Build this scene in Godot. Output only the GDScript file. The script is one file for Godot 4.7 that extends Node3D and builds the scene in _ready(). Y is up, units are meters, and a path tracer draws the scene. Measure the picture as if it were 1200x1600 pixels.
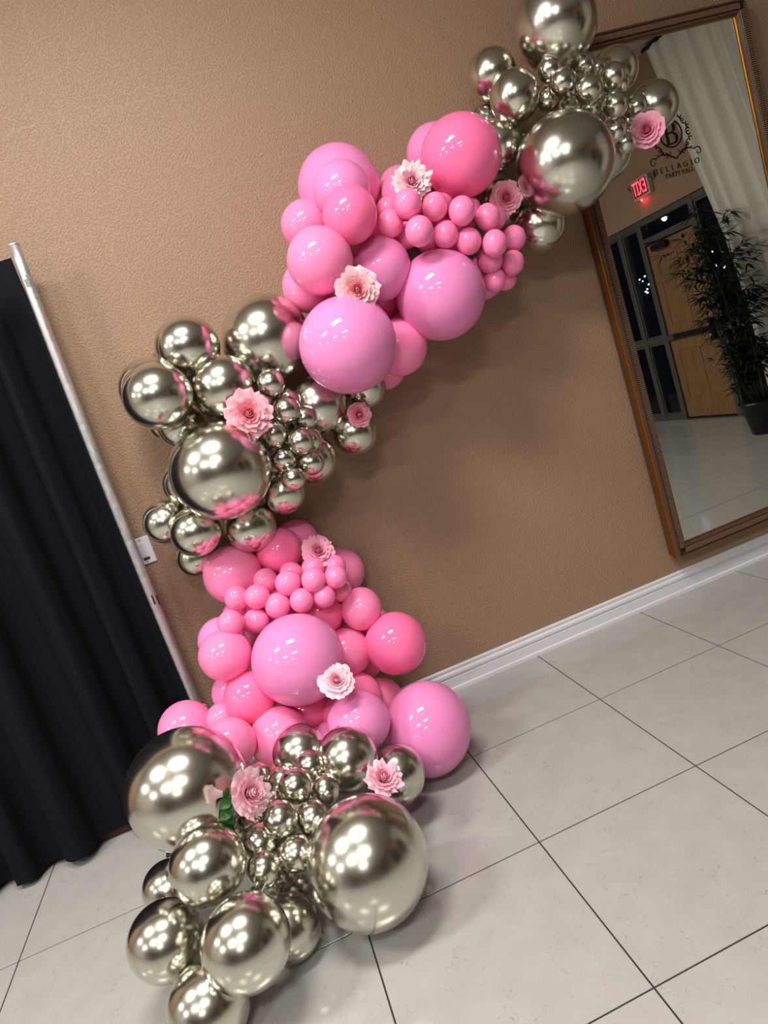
extends Node3D
# Banquet hall corner: a pink and champagne chrome balloon garland in front of a brown wall with a tall mirror.
# y is up, the brown wall is the plane z = 0, the room lies at z > 0; metres.

const TILE := 0.61
const HALL_Y := 4.0          # ceiling height
const WALL_X := 5.05         # storefront wall
const LAMP_GAIN := 19.8

var taken := {}
var M := {}
var rng := RandomNumberGenerator.new()
var cam_up := Vector3(0.339540, 0.933812, -0.112725)
var cam_at := Vector3(-0.519353, 1.575059, 3.148735)


func _ready() -> void:
	rng.seed = 20
	set_camera()
	set_air()
	materials()
	ceiling_lights()
	shell()
	storefront()
	mirror()
	drape()
	light_switch()
	garland()
	roses()
	hall_curtain()
	exit_sign()
	potted_bamboo()
	night_lights()


# ---------------------------------------------------------------- camera, air, lamps
func set_camera() -> void:
	var c := Camera3D.new()
	c.name = "camera"
	c.fov = 73.2627
	c.near = 0.05
	c.far = 60.0
	c.transform = Transform3D(Basis(Vector3(0.922031, -0.306750, 0.236142), Vector3(0.339540, 0.933812, -0.112725), Vector3(-0.185934, 0.184116, 0.965158)), cam_at)
	add_child(c, true)
	c.current = true


func set_air() -> void:
	var e := Environment.new()
	e.background_mode = Environment.BG_COLOR
	e.background_color = Color(0.012, 0.016, 0.035)
	e.tonemap_mode = Environment.TONE_MAPPER_LINEAR
	e.tonemap_exposure = 1.0
	e.sdfgi_enabled = true
	e.ssao_enabled = true
	e.ssil_enabled = true
	var w := WorldEnvironment.new()
	w.name = "world_environment"
	w.environment = e
	add_child(w, true)


func ceiling_lights() -> void:
	var spots := [Vector2(-0.65, 1.9), Vector2(-3.1, 1.95), Vector2(-0.68, 4.75), Vector2(-3.15, 5.0), Vector2(-1.95, 8.0), Vector2(-7.2, 2.15), Vector2(-7.3, 5.1)]
	var words := ["nearest the balloon wall, over the garland", "second from the garland along the balloon wall", "behind the nearest one, over the viewer's right", "behind the second one, over the viewer's left", "farthest from the balloon wall", "near the left wall, close to the balloon wall", "near the left wall, far from the balloon wall"]
	for i in spots.size():
		var p: Vector2 = spots[i]
		var t := thing("ceiling_light", "white ceiling light panel " + words[i], "ceiling light", Vector3(p.x, HALL_Y, p.y), 0.0, "ceiling light panels")
		var f := mb()
		for s in [-1, 1]:
			box(f, Vector3(0, -0.014, s * 0.25), Vector3(1.14, 0.028, 0.03))
			box(f, Vector3(s * 0.555, -0.014, 0), Vector3(0.03, 0.028, 0.47))
		part("frame", f, M.white_metal, t)
		var d := mb()
		box(d, Vector3(0, -0.006, 0), Vector3(1.08, 0.008, 0.47))
		part("diffuser", d, M.glow_panel, t)
		var l := AreaLight3D.new()
		l.name = "panel_glow"
		l.area_size = Vector2(1.08, 0.46)
		l.area_normalize_energy = false
		l.light_energy = LAMP_GAIN
		l.light_color = Color(1.0, 0.99, 0.97)
		l.area_range = 30.0
		l.area_attenuation = 2.0
		l.shadow_enabled = true
		l.position = Vector3(0, -0.014, 0)
		l.rotation.x = -PI / 2
		t.add_child(l, true)


# ---------------------------------------------------------------- naming and tagging
func numbered(called: String) -> String:
	var n: int = taken.get(called, 0)
	taken[called] = n + 1
	return called if n == 0 else "%s_%03d" % [called, n]


func thing(called: String, label: String, category: String, at := Vector3.ZERO, turn := 0.0, group := "") -> Node3D:
	var o := Node3D.new()
	o.name = numbered(called)
	add_child(o, true)
	o.position = at
	o.rotation.y = turn
	tag(o, label, category, group)
	return o


func tag(o: Node3D, label: String, category: String, group := "") -> void:
	o.set_meta("label", label)
	o.set_meta("category", category)
	if group != "":
		o.set_meta("group", group)


func struct(called: String, label: String, category: String) -> Node3D:
	var o := Node3D.new()
	o.name = called
	add_child(o, true)
	tag(o, label, category)
	o.set_meta("kind", "structure")
	return o


func part(called: String, st: SurfaceTool, mat: Material, parent: Node3D, label := "") -> MeshInstance3D:
	st.index()
	st.generate_normals()
	return put(called, st.commit(), mat, parent, label)


func put(called: String, mesh: Mesh, mat: Material, parent: Node3D, label := "") -> MeshInstance3D:
	var o := MeshInstance3D.new()
	o.name = called
	o.mesh = mesh
	o.material_override = mat
	parent.add_child(o, true)
	if label != "":
		o.set_meta("label", label)
	return o


# ---------------------------------------------------------------- shape helpers
func mb(smooth := false) -> SurfaceTool:
	var st := SurfaceTool.new()
	st.begin(Mesh.PRIMITIVE_TRIANGLES)
	st.set_smooth_group(0 if smooth else -1)
	return st


func tri(st: SurfaceTool, a: Vector3, b: Vector3, c: Vector3) -> void:      # a, b, c run anticlockwise seen from outside
	st.add_vertex(a)
	st.add_vertex(c)
	st.add_vertex(b)


func quad(st: SurfaceTool, a: Vector3, b: Vector3, c: Vector3, d: Vector3) -> void:
	tri(st, a, b, c)
	tri(st, a, c, d)


func box(st: SurfaceTool, at: Vector3, size: Vector3, turn := Basis.IDENTITY) -> void:
	var h := size / 2
	for k in 3:
		for s in [-1.0, 1.0]:
			var n := Vector3.ZERO
			n[k] = s
			var u := Vector3.ZERO
			u[(k + 1) % 3] = 1.0
			var v := n.cross(u)
			var c: Vector3 = n * h
			var uu: Vector3 = u * h
			var vv: Vector3 = v * h
			quad(st, at + turn * (c - uu - vv), at + turn * (c + uu - vv), at + turn * (c + uu + vv), at + turn * (c - uu + vv))


func cbox(st: SurfaceTool, at: Vector3, size: Vector3, ch: float, turn := Basis.IDENTITY) -> void:   # box with chamfered edges
	var h := size / 2
	var p := func(sx: float, sy: float, sz: float, k: int) -> Vector3:
		var q := Vector3(sx * (h.x - ch), sy * (h.y - ch), sz * (h.z - ch))
		q[k] += [sx, sy, sz][k] * ch
		return at + turn * q
	for k in 3:
		for s in [-1.0, 1.0]:
			var c := []
			for w in [[-1.0, -1.0], [1.0, -1.0], [1.0, 1.0], [-1.0, 1.0]]:
				var sg := [0.0, 0.0, 0.0]
				sg[k] = s
				sg[(k + 1) % 3] = w[0] * s
				sg[(k + 2) % 3] = w[1]
				c.append(p.call(sg[0], sg[1], sg[2], k))
			quad(st, c[0], c[1], c[2], c[3])
	for k in 3:                                              # the twelve edges
		for s in [-1.0, 1.0]:
			for t in [-1.0, 1.0]:
				var a := [0.0, 0.0, 0.0]
				var b := [0.0, 0.0, 0.0]
				a[(k + 1) % 3] = s
				a[(k + 2) % 3] = t
				b[(k + 1) % 3] = s
				b[(k + 2) % 3] = t
				a[k] = -1.0
				b[k] = 1.0
				var k1 := (k + 1) % 3
				var k2 := (k + 2) % 3
				var q := [p.call(a[0], a[1], a[2], k1), p.call(b[0], b[1], b[2], k1), p.call(b[0], b[1], b[2], k2), p.call(a[0], a[1], a[2], k2)]
				if s * t > 0:
					q.reverse()
				quad(st, q[3], q[2], q[1], q[0]) if s * t > 0 else quad(st, q[3], q[2], q[1], q[0])
	for sx in [-1.0, 1.0]:
		for sy in [-1.0, 1.0]:
			for sz in [-1.0, 1.0]:
				var c3 := [p.call(sx, sy, sz, 0), p.call(sx, sy, sz, 1), p.call(sx, sy, sz, 2)]
				if sx * sy * sz > 0:
					tri(st, c3[0], c3[1], c3[2])
				else:
					tri(st, c3[0], c3[2], c3[1])


func lathe(st: SurfaceTool, prof: Array, seg := 24, at := Vector3.ZERO, turn := Basis.IDENTITY) -> void:   # prof: Vector2(radius, height), upwards on the outside
	for i in prof.size() - 1:
		for j in seg:
			var a := TAU * j / seg
			var b := TAU * (j + 1) / seg
			var p: Vector2 = prof[i]
			var q: Vector2 = prof[i + 1]
			var v := [Vector3(p.x * cos(a), p.y, -p.x * sin(a)), Vector3(p.x * cos(b), p.y, -p.x * sin(b)), Vector3(q.x * cos(b), q.y, -q.x * sin(b)), Vector3(q.x * cos(a), q.y, -q.x * sin(a))]
			for k in 4:
				v[k] = at + turn * v[k]
			if p.x < 1e-5:
				tri(st, v[0], v[2], v[3])
			elif q.x < 1e-5:
				tri(st, v[0], v[1], v[2])
			else:
				quad(st, v[0], v[1], v[2], v[3])


func tube(st: SurfaceTool, pts: Array, radii: Array, seg := 8) -> void:
	var rings := []
	for i in pts.size():
		var d: Vector3 = (pts[mini(i + 1, pts.size() - 1)] - pts[maxi(i - 1, 0)]).normalized()
		var u := d.cross(Vector3(0.31, 0.2, 0.93)).normalized()
		var v := d.cross(u)
		var ring := []
		for j in seg:
			var a := TAU * j / seg
			ring.append(pts[i] + (u * cos(a) + v * sin(a)) * float(radii[i]))
		rings.append(ring)
	for i in pts.size() - 1:
		for j in seg:
			var k := (j + 1) % seg
			quad(st, rings[i][j], rings[i][k], rings[i + 1][k], rings[i + 1][j])
	for j in range(1, seg - 1):
		tri(st, rings[0][0], rings[0][j + 1], rings[0][j])
		tri(st, rings[-1][0], rings[-1][j], rings[-1][j + 1])


func sheet(st: SurfaceTool, rows: Array) -> void:            # rows of points
	for i in rows.size() - 1:
		for j in rows[i].size() - 1:
			quad(st, rows[i][j], rows[i][j + 1], rows[i + 1][j + 1], rows[i + 1][j])


func extrude(st: SurfaceTool, prof: Array, a: Vector3, b: Vector3, out: Vector3, up: Vector3, along_a := 0.0, along_b := 0.0) -> void:
	# profile points (out, up) swept from a to b; along_* mitres the ends by that much per metre of up
	var d := (b - a).normalized()
	for i in prof.size() - 1:
		var p: Vector2 = prof[i]
		var q: Vector2 = prof[i + 1]
		var pa := a + out * p.x + up * p.y + d * along_a * p.y
		var pb := b + out * p.x + up * p.y + d * along_b * p.y
		var qa := a + out * q.x + up * q.y + d * along_a * q.y
		var qb := b + out * q.x + up * q.y + d * along_b * q.y
		quad(st, pa, pb, qb, qa)


# ---------------------------------------------------------------- materials
func plain(color: Color, rough := 0.6, metal := 0.0) -> StandardMaterial3D:
	var m := StandardMaterial3D.new()
	m.albedo_color = color
	m.roughness = rough
	m.metallic = metal
	return m


func noise(freq: float, kind := FastNoiseLite.TYPE_SIMPLEX_SMOOTH, oct := 3, s := 1) -> FastNoiseLite:
	var n := FastNoiseLite.new()
	n.seed = s
	n.noise_type = kind
	n.frequency = freq
	n.fractal_type = FastNoiseLite.FRACTAL_FBM if oct > 1 else FastNoiseLite.FRACTAL_NONE
	n.fractal_octaves = oct
	return n


func materials() -> void:
	# brown wall with a sprayed orange-peel texture
	var wall := plain(Color(0.61, 0.49, 0.393), 0.55)
	var n1 := noise(0.05, FastNoiseLite.TYPE_SIMPLEX_SMOOTH, 2, 3).get_seamless_image(768, 768)
	var n2 := noise(0.11, FastNoiseLite.TYPE_SIMPLEX_SMOOTH, 2, 8).get_seamless_image(768, 768)
	var him := Image.create(768, 768, false, Image.FORMAT_L8)
	for y in 768:
		for x in 768:
			var a := n1.get_pixel(x, y).r
			var b := n2.get_pixel(x, y).r
			var h := smoothstep(0.5, 0.72, a) * 0.8 + b * 0.35
			him.set_pixel(x, y, Color(h, h, h))
	wall.heightmap_enabled = true
	wall.heightmap_scale = 0.17
	wall.heightmap_texture = ImageTexture.create_from_image(him)
	wall.uv1_triplanar = true
	wall.uv1_world_triplanar = true
	wall.uv1_scale = Vector3(2.2, 2.2, 2.2)
	M.wall = wall
	M.hall_wall = plain(Color(0.66, 0.64, 0.61), 0.8)
	M.ceiling = plain(Color(0.68, 0.67, 0.65), 0.9)
	M.white_paint = plain(Color(0.86, 0.855, 0.87), 0.35)
	M.white_metal = plain(Color(0.85, 0.85, 0.85), 0.4)
	var g := plain(Color(0.9, 0.9, 0.88), 0.6)
	g.emission_enabled = true
	g.emission = Color(1.0, 0.99, 0.97)
	g.emission_energy_multiplier = 1.2
	M.glow_panel = g
	# polished porcelain tile with faint hair veins
	var tim := Image.create(1024, 1024, false, Image.FORMAT_RGB8)
	var cloud := noise(0.004, FastNoiseLite.TYPE_SIMPLEX_SMOOTH, 4, 11)
	var vein := noise(0.0045, FastNoiseLite.TYPE_SIMPLEX_SMOOTH, 5, 21)
	var vein2 := noise(0.008, FastNoiseLite.TYPE_SIMPLEX_SMOOTH, 4, 31)
	var gate := noise(0.006, FastNoiseLite.TYPE_SIMPLEX_SMOOTH, 2, 41)
	var speck := noise(0.12, FastNoiseLite.TYPE_SIMPLEX_SMOOTH, 2, 51)
	for y in 1024:
		for x in 1024:
			var c := cloud.get_noise_2d(x, y)
			var v := maxf(0.0, 1.0 - absf(vein.get_noise_2d(x, y)) * 85.0) * smoothstep(0.0, 0.3, gate.get_noise_2d(x, y))
			v += maxf(0.0, 1.0 - absf(vein2.get_noise_2d(x, y)) * 70.0) * smoothstep(0.05, 0.3, gate.get_noise_2d(x + 3000, y)) * 0.7
			var s := speck.get_noise_2d(x, y) * 0.008
			var base := Color(0.665, 0.656, 0.638) * (1.0 + c * 0.03 + s)
			base = base.lerp(Color(0.56, 0.51, 0.45), clampf(v, 0, 1) * 0.9)
			tim.set_pixel(x, y, base)
	M.tile = plain(Color.WHITE, 0.115)
	M.tile.albedo_texture = ImageTexture.create_from_image(tim)
	M.grout = plain(Color(0.17, 0.145, 0.13), 0.9)
	# latex and chrome
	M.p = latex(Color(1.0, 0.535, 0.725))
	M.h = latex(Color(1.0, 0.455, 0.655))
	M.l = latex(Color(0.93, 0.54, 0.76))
	var chrome := plain(Color(0.83, 0.82, 0.765), 0.2, 1.0)
	chrome.clearcoat_enabled = true
	chrome.clearcoat = 0.5
	chrome.clearcoat_roughness = 0.12
	var sc := noise(0.05, FastNoiseLite.TYPE_SIMPLEX_SMOOTH, 4, 77).get_seamless_image(512, 512)
	var ro := noise(0.008, FastNoiseLite.TYPE_SIMPLEX_SMOOTH, 2, 78).get_seamless_image(512, 512)
	for y in 512:
		for x in 512:
			var k := smoothstep(0.55, 0.8, ro.get_pixel(x, y).r) * sc.get_pixel(x, y).r
			var r := 0.20 + 0.05 * k
			sc.set_pixel(x, y, Color(r, r, r))
	chrome.roughness = 1.0
	chrome.roughness_texture = ImageTexture.create_from_image(sc)
	chrome.uv1_triplanar = true
	chrome.uv1_world_triplanar = true
	chrome.uv1_scale = Vector3(1.7, 1.7, 1.7)
	M.c = chrome
	# mirror
	M.mirror = plain(Color(0.92, 0.93, 0.905), 0.0, 1.0)
	M.gold = plain(Color(0.70, 0.475, 0.19), 0.32, 1.0)
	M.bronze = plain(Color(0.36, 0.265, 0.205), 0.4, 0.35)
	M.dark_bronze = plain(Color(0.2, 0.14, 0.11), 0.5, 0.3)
	M.rib = plain(Color(0.54, 0.42, 0.34), 0.38, 0.35)
	M.decal = plain(Color(0.055, 0.035, 0.03), 0.5)
	# dark and light cloth
	M.black_cloth = plain(Color(0.075, 0.082, 0.105), 0.8)
	M.black_cloth.metallic_specular = 0.2
	weave(M.black_cloth)
	M.pale_cloth = plain(Color(0.87, 0.86, 0.83), 0.9)
	weave(M.pale_cloth)
	M.alu = plain(Color(0.78, 0.77, 0.77), 0.36, 0.85)
	var worn := noise(0.03, FastNoiseLite.TYPE_CELLULAR, 2, 5).get_seamless_image(256, 256)
	for y in 256:
		for x in 256:
			var r2 := 0.3 + 0.3 * worn.get_pixel(x, y).r
			worn.set_pixel(x, y, Color(r2, r2, r2))
	M.alu.roughness = 1.0
	M.alu.roughness_texture = ImageTexture.create_from_image(worn)
	M.alu.uv1_triplanar = true
	M.alu.uv1_scale = Vector3(6, 6, 6)
	M.tape = plain(Color(0.5, 0.55, 0.52), 0.5)
	M.dark_steel = plain(Color(0.12, 0.12, 0.13), 0.5, 0.6)
	M.skirting = plain(Color(0.27, 0.13, 0.09), 0.5)
	M.slot = plain(Color(0.1, 0.09, 0.09), 0.6)
	# storefront
	M.frame = plain(Color(0.36, 0.345, 0.33), 0.45, 0.5)
	var pane := plain(Color(0.16, 0.18, 0.22, 0.06), 0.3)
	pane.transparency = BaseMaterial3D.TRANSPARENCY_ALPHA
	M.pane = pane
	M.door = plain(Color.WHITE, 0.5)
	var dim := Image.create(256, 512, false, Image.FORMAT_RGB8)
	var grain := noise(0.02, FastNoiseLite.TYPE_SIMPLEX_SMOOTH, 3, 61)
	for y in 512:
		for x in 256:
			var gr := grain.get_noise_2d(x * 4.0, y * 0.35) * 0.06
			dim.set_pixel(x, y, Color(0.49 + gr, 0.355 + gr, 0.225 + gr * 0.8))
	M.door.albedo_texture = ImageTexture.create_from_image(dim)
	M.door.uv1_triplanar = true
	M.dark_plastic = plain(Color(0.035, 0.035, 0.05), 0.3)
	M.grey_steel = plain(Color(0.45, 0.45, 0.46), 0.35, 0.8)
	M.beige_plastic = plain(Color(0.74, 0.7, 0.64), 0.5)
	M.leaf = plain(Color(0.085, 0.14, 0.07), 0.5)
	M.leaf.backlight_enabled = true
	M.leaf.backlight = Color(0.06, 0.1, 0.03)
	M.cane = plain(Color(0.2, 0.17, 0.1), 0.6)
	M.pot = plain(Color(0.035, 0.03, 0.03), 0.3)
	M.soil = plain(Color(0.05, 0.035, 0.025), 0.95)
	M.rose_leaf = plain(Color(0.10, 0.33, 0.09), 0.45)
	M.dark_leaf = plain(Color(0.09, 0.13, 0.07), 0.5)
	M.wire = plain(Color(0.8, 0.8, 0.78), 0.3, 0.6)
	M.petal = plain(Color.WHITE, 0.7)
	M.petal.vertex_color_use_as_albedo = true
	M.petal.backlight_enabled = true
	M.petal.backlight = Color(0.55, 0.42, 0.44)
	M.petal.cull_mode = BaseMaterial3D.CULL_DISABLED
	M.exit_face = plain(Color(0.35, 0.02, 0.06), 0.5)
	M.exit_face.emission_enabled = true
	M.exit_face.emission = Color(0.62, 0.015, 0.07)
	M.exit_face.emission_energy_multiplier = 0.45
	M.exit_letter = plain(Color(1, 0.4, 0.5), 0.5)
	M.exit_letter.emission_enabled = true
	M.exit_letter.emission = Color(1.0, 0.36, 0.45)
	M.exit_letter.emission_energy_multiplier = 1.3
	M.fairy = plain(Color.WHITE, 0.5)
	M.fairy.emission_enabled = true
	M.fairy.emission = Color(0.75, 0.88, 1.0)
	M.fairy.emission_energy_multiplier = 14.0
	M.warm_lamp = plain(Color.WHITE, 0.5)
	M.warm_lamp.emission_enabled = true
	M.warm_lamp.emission = Color(1.0, 0.9, 0.7)
	M.warm_lamp.emission_energy_multiplier = 30.0


func latex(color: Color) -> StandardMaterial3D:
	var m := plain(color, 0.5)
	m.metallic_specular = 0.2
	m.clearcoat_enabled = true
	m.clearcoat = 0.85
	m.clearcoat_roughness = 0.03
	return m


func weave(m: StandardMaterial3D) -> void:
	var im := noise(0.35, FastNoiseLite.TYPE_SIMPLEX_SMOOTH, 2, 91).get_seamless_image(256, 256)
	m.heightmap_enabled = true
	m.heightmap_scale = 0.04
	m.heightmap_texture = ImageTexture.create_from_image(im)
	m.uv1_triplanar = true
	m.uv1_scale = Vector3(4, 4, 4)


# ---------------------------------------------------------------- the room
func shell() -> void:
	var x0 := -9.15
	var x1 := WALL_X
	var z1 := 15.8
	# floor: a grout bed with porcelain tiles on it, one mesh each, the far rest of the hall as one field
	var fl := struct("floor", "polished beige porcelain tile floor with dark joints", "floor")
	var bed := mb()
	box(bed, Vector3((x0 + x1 + 1.4) / 2, -0.1018, z1 / 2), Vector3(x1 - x0 + 2.0, 0.2, z1 + 0.6))
	part("grout_bed", bed, M.grout, fl)
	var variants := []
	for k in 8:
		variants.append(tile_mesh(k))
	var far := mb()
	far.set_smooth_group(-1)
	for row in 26:
		for col in range(-15, 9):
			var at := Vector3(col * TILE + TILE / 2, 0, row * TILE + TILE / 2)
			var v: int = absi(col * 7 + row * 13 + col * row * 3) % 8
			if row < 12 and col >= -11:
				var t := put("tile", variants[v], M.tile, fl)
				t.position = at
			else:
				far.append_from(variants[v], 0, Transform3D(Basis.IDENTITY, at))
	var ff := put("tile_field", far.commit(), M.tile, fl)
	ff.set_meta("kind", "stuff")
	# walls and ceiling with thickness
	var w := mb()
	box(w, Vector3((x0 + x1) / 2, HALL_Y / 2, -0.1), Vector3(x1 - x0 + 0.6, HALL_Y + 0.2, 0.2))
	wallpart("wall_back", "brown orange-peel textured wall behind the balloon garland", w)
	var r := mb()
	var sx := WALL_X + 0.1
	box(r, Vector3(sx, (HALL_Y + 2.47) / 2, 4.6), Vector3(0.2, HALL_Y - 2.47, 4.74))
	box(r, Vector3(sx, HALL_Y / 2, 1.115), Vector3(0.2, HALL_Y, 2.23))
	box(r, Vector3(sx, HALL_Y / 2, (6.97 + z1) / 2 + 0.05), Vector3(0.2, HALL_Y, z1 - 6.97 + 0.1))
	wallpart("wall_right", "brown wall with the glazed entrance, seen in the mirror", r)
	var l := mb()
	box(l, Vector3(x0 - 0.1, HALL_Y / 2, z1 / 2), Vector3(0.2, HALL_Y + 0.2, z1 + 0.4))
	wallpart("wall_left", "pale wall at the far left end of the hall", l, M.hall_wall)
	var f := mb()
	box(f, Vector3((x0 + x1) / 2, HALL_Y / 2, z1 + 0.1), Vector3(x1 - x0 + 0.4, HALL_Y + 0.2, 0.2))
	wallpart("wall_front", "pale wall behind the viewer", f, M.hall_wall)
	var c := mb()
	box(c, Vector3((x0 + x1) / 2, HALL_Y + 0.1, z1 / 2), Vector3(x1 - x0 + 0.6, 0.2, z1 + 0.6))
	var ce := struct("ceiling", "pale ceiling of the hall, a corner shows in the mirror", "ceiling")
	part("slab", c, M.ceiling, ce)
	# stepped white baseboard along the brown wall, a plain dark one behind the drape
	var prof := [Vector2(0, 0), Vector2(0.024, 0), Vector2(0.024, 0.017), Vector2(0.0215, 0.019), Vector2(0.0175, 0.022), Vector2(0.0175, 0.066), Vector2(0.008, 0.068), Vector2(0.008, 0.073), Vector2(0.0165, 0.077), Vector2(0.0165, 0.090), Vector2(0.012, 0.096), Vector2(0.007, 0.099), Vector2(0.007, 0.103), Vector2(0.010, 0.106), Vector2(0.010, 0.115), Vector2(0.006, 0.119), Vector2(0, 0.12)]
	var b := mb()
	extrude(b, prof, Vector3(-1.02, 0, 0), Vector3(x1, 0, 0), Vector3(0, 0, 1), Vector3(0, 1, 0))
	var bb := struct("baseboard_back", "white stepped baseboard under the brown wall", "baseboard")
	part("moulding", b, M.white_paint, bb)
	var b2 := mb()
	extrude(b2, [Vector2(0, 0), Vector2(0.014, 0), Vector2(0.014, 0.095), Vector2(0.009, 0.1), Vector2(0, 0.1)], Vector3(x0, 0, 0), Vector3(-1.02, 0, 0), Vector3(0, 0, 1), Vector3(0, 1, 0))
	var bl := struct("baseboard_left", "dark red-brown skirting glimpsed under the black drape", "baseboard")
	part("board", b2, M.skirting, bl)
	var b3 := mb()
	extrude(b3, prof, Vector3(x1, 0, 0), Vector3(x1, 0, 2.2), Vector3(-1, 0, 0), Vector3(0, 1, 0))
	var br := struct("baseboard_right", "white baseboard of the entrance wall", "baseboard")
	part("moulding", b3, M.white_paint, br)


func wallpart(called: String, label: String, st: SurfaceTool, mat: Material = null) -> void:
	var s := struct(called, label, "wall")
	part("plaster", st, mat if mat else M.wall, s)


func tile_mesh(k: int) -> ArrayMesh:
	var st := mb()
	var h := (TILE - 0.0048) / 2
	var hb := h
	var ht := h - 0.0006
	var top := [Vector3(-ht, 0, ht), Vector3(ht, 0, ht), Vector3(ht, 0, -ht), Vector3(-ht, 0, -ht)]
	var mid := [Vector3(-hb, -0.0006, hb), Vector3(hb, -0.0006, hb), Vector3(hb, -0.0006, -hb), Vector3(-hb, -0.0006, -hb)]
	var low := [Vector3(-hb, -0.006, hb), Vector3(hb, -0.006, hb), Vector3(hb, -0.006, -hb), Vector3(-hb, -0.006, -hb)]
	var uv := func(p: Vector3) -> Vector2:
		var q := Vector2(p.x, p.z) / TILE
		if k % 2 == 1:
			q.x = -q.x
		q = q.rotated(PI / 2 * int(k / 2))
		return q + Vector2(0.5, 0.5)
	var add := func(a: Vector3, b: Vector3, c: Vector3) -> void:
		for p in [a, c, b]:
			st.set_uv(uv.call(p))
			st.add_vertex(p)
	var face := func(a: Vector3, b: Vector3, c: Vector3, d: Vector3) -> void:
		add.call(a, b, c)
		add.call(a, c, d)
	face.call(top[0], top[1], top[2], top[3])
	for i in 4:
		var j := (i + 1) % 4
		face.call(mid[i], mid[j], top[j], top[i])
		face.call(low[i], low[j], mid[j], mid[i])
	st.generate_normals()
	return st.commit()


func storefront() -> void:
	# glazed aluminium entrance in the wall at the right; the photograph shows it only in the mirror
	var x := WALL_X + 0.06
	var win := struct("window_1", "dark aluminium framed entrance glazing, night outside", "window")
	for z in [2.27, 3.64, 4.56, 4.965, 5.9, 6.93]:
		var st := mb()
		cbox(st, Vector3(x, 1.235, z), Vector3(0.11, 2.47, 0.075), 0.006)
		part("mullion", st, M.frame, win)
	var bays := [[2.31, 3.60], [4.60, 4.925], [5.005, 5.86], [5.94, 6.89]]
	for b in bays:
		var z0: float = b[0]
		var z1: float = b[1]
		for y in [0.035, 1.035, 2.43]:
			var st := mb()
			cbox(st, Vector3(x, y, (z0 + z1) / 2), Vector3(0.1, 0.07, z1 - z0), 0.005)
			part("rail", st, M.frame, win)
		for yy in [[0.07, 1.0], [1.07, 2.395]]:
			var gp := mb()
			box(gp, Vector3(x, (yy[0] + yy[1]) / 2, (z0 + z1) / 2), Vector3(0.008, yy[1] - yy[0], z1 - z0))
			part("pane", gp, M.pane, win)
			var bead := mb()
			for s in [-1, 1]:
				box(bead, Vector3(x - 0.02, (yy[0] + yy[1]) / 2, (z0 + z1) / 2 + s * ((z1 - z0) / 2 - 0.012)), Vector3(0.03, yy[1] - yy[0], 0.024))
				box(bead, Vector3(x - 0.02, (yy[0] + yy[1]) / 2 + s * ((yy[1] - yy[0]) / 2 - 0.012), (z0 + z1) / 2), Vector3(0.03, 0.024, z1 - z0 - 0.048))
			part("glazing_bead", bead, M.frame, win)
	var tr := mb()
	cbox(tr, Vector3(x, 2.205, 4.1), Vector3(0.11, 0.075, 0.845), 0.006)
	part("transom_bar", tr, M.frame, win)
	var th := mb()
	cbox(th, Vector3(x, 2.43, 4.1), Vector3(0.1, 0.07, 0.845), 0.005)
	part("rail", th, M.frame, win)
	var tp := mb()
	box(tp, Vector3(x, 2.32, 4.1), Vector3(0.008, 0.16, 0.845))
	part("pane", tp, M.pane, win)
	var sill := mb()
	box(sill, Vector3(x, 0.006, 4.1), Vector3(0.14, 0.012, 0.845))
	part("threshold", sill, M.grey_steel, win)
	# six-panel wooden door between the jambs
	var d := struct("door_1", "tan wooden six-panel door with a dark push bar, shown in the mirror", "door")
	var xf := WALL_X + 0.035                                  # room face of the slab
	var zc := 4.1
	var slab := mb()
	box(slab, Vector3(xf + 0.026, 1.09, zc), Vector3(0.034, 2.13, 0.835))
	# stiles and rails stand proud around the six panels
	var cols := [[3.795, 4.045], [4.155, 4.405]]
	var rows := [[0.26, 0.86], [1.16, 1.70], [1.80, 1.99]]
	var ys := [0.025, 0.26, 0.86, 1.16, 1.70, 1.80, 1.99, 2.155]
	for i in range(0, 8, 2):
		cbox(slab, Vector3(xf + 0.006, (ys[i] + ys[i + 1]) / 2, zc), Vector3(0.012, ys[i + 1] - ys[i], 0.835), 0.003)
	for zz in [[3.6825, 3.795], [4.045, 4.155], [4.405, 4.5175]]:
		for rr in rows:
			cbox(slab, Vector3(xf + 0.006, (rr[0] + rr[1]) / 2, (zz[0] + zz[1]) / 2), Vector3(0.012, rr[1] - rr[0], zz[1] - zz[0]), 0.003)
	part("slab", slab, M.door, d)
	for cc in cols:
		for rr in rows:
			var pn := mb()
			cbox(pn, Vector3(xf + 0.01, (rr[0] + rr[1]) / 2, (cc[0] + cc[1]) / 2), Vector3(0.012, rr[1] - rr[0] - 0.05, cc[1] - cc[0] - 0.05), 0.005)
			part("panel", pn, M.door, d)
	var bar := mb()
	cbox(bar, Vector3(xf - 0.04, 1.04, 4.06), Vector3(0.045, 0.06, 0.62), 0.008)
	part("push_bar", bar, M.dark_plastic, d)
	var be := mb()
	cbox(be, Vector3(xf - 0.03, 1.04, 4.44), Vector3(0.05, 0.07, 0.15), 0.008)
	part("bar_mount", be, M.grey_steel, d, "grey end piece of the push bar")
	var la := mb()
	cbox(la, Vector3(xf - 0.035, 1.03, 3.735), Vector3(0.07, 0.25, 0.06), 0.014)
	part("latch_case", la, M.dark_plastic, d)
	for y in [0.97, 1.03, 1.09]:
		var bt := mb(true)
		lathe(bt, [Vector2(0.012, 0), Vector2(0.012, 0.006), Vector2(0.0, 0.008)], 10, Vector3(xf - 0.07, y, 3.735), Basis(Vector3(0, 0, 1), PI / 2))
		part("bolt", bt, M.wire, d)
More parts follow.
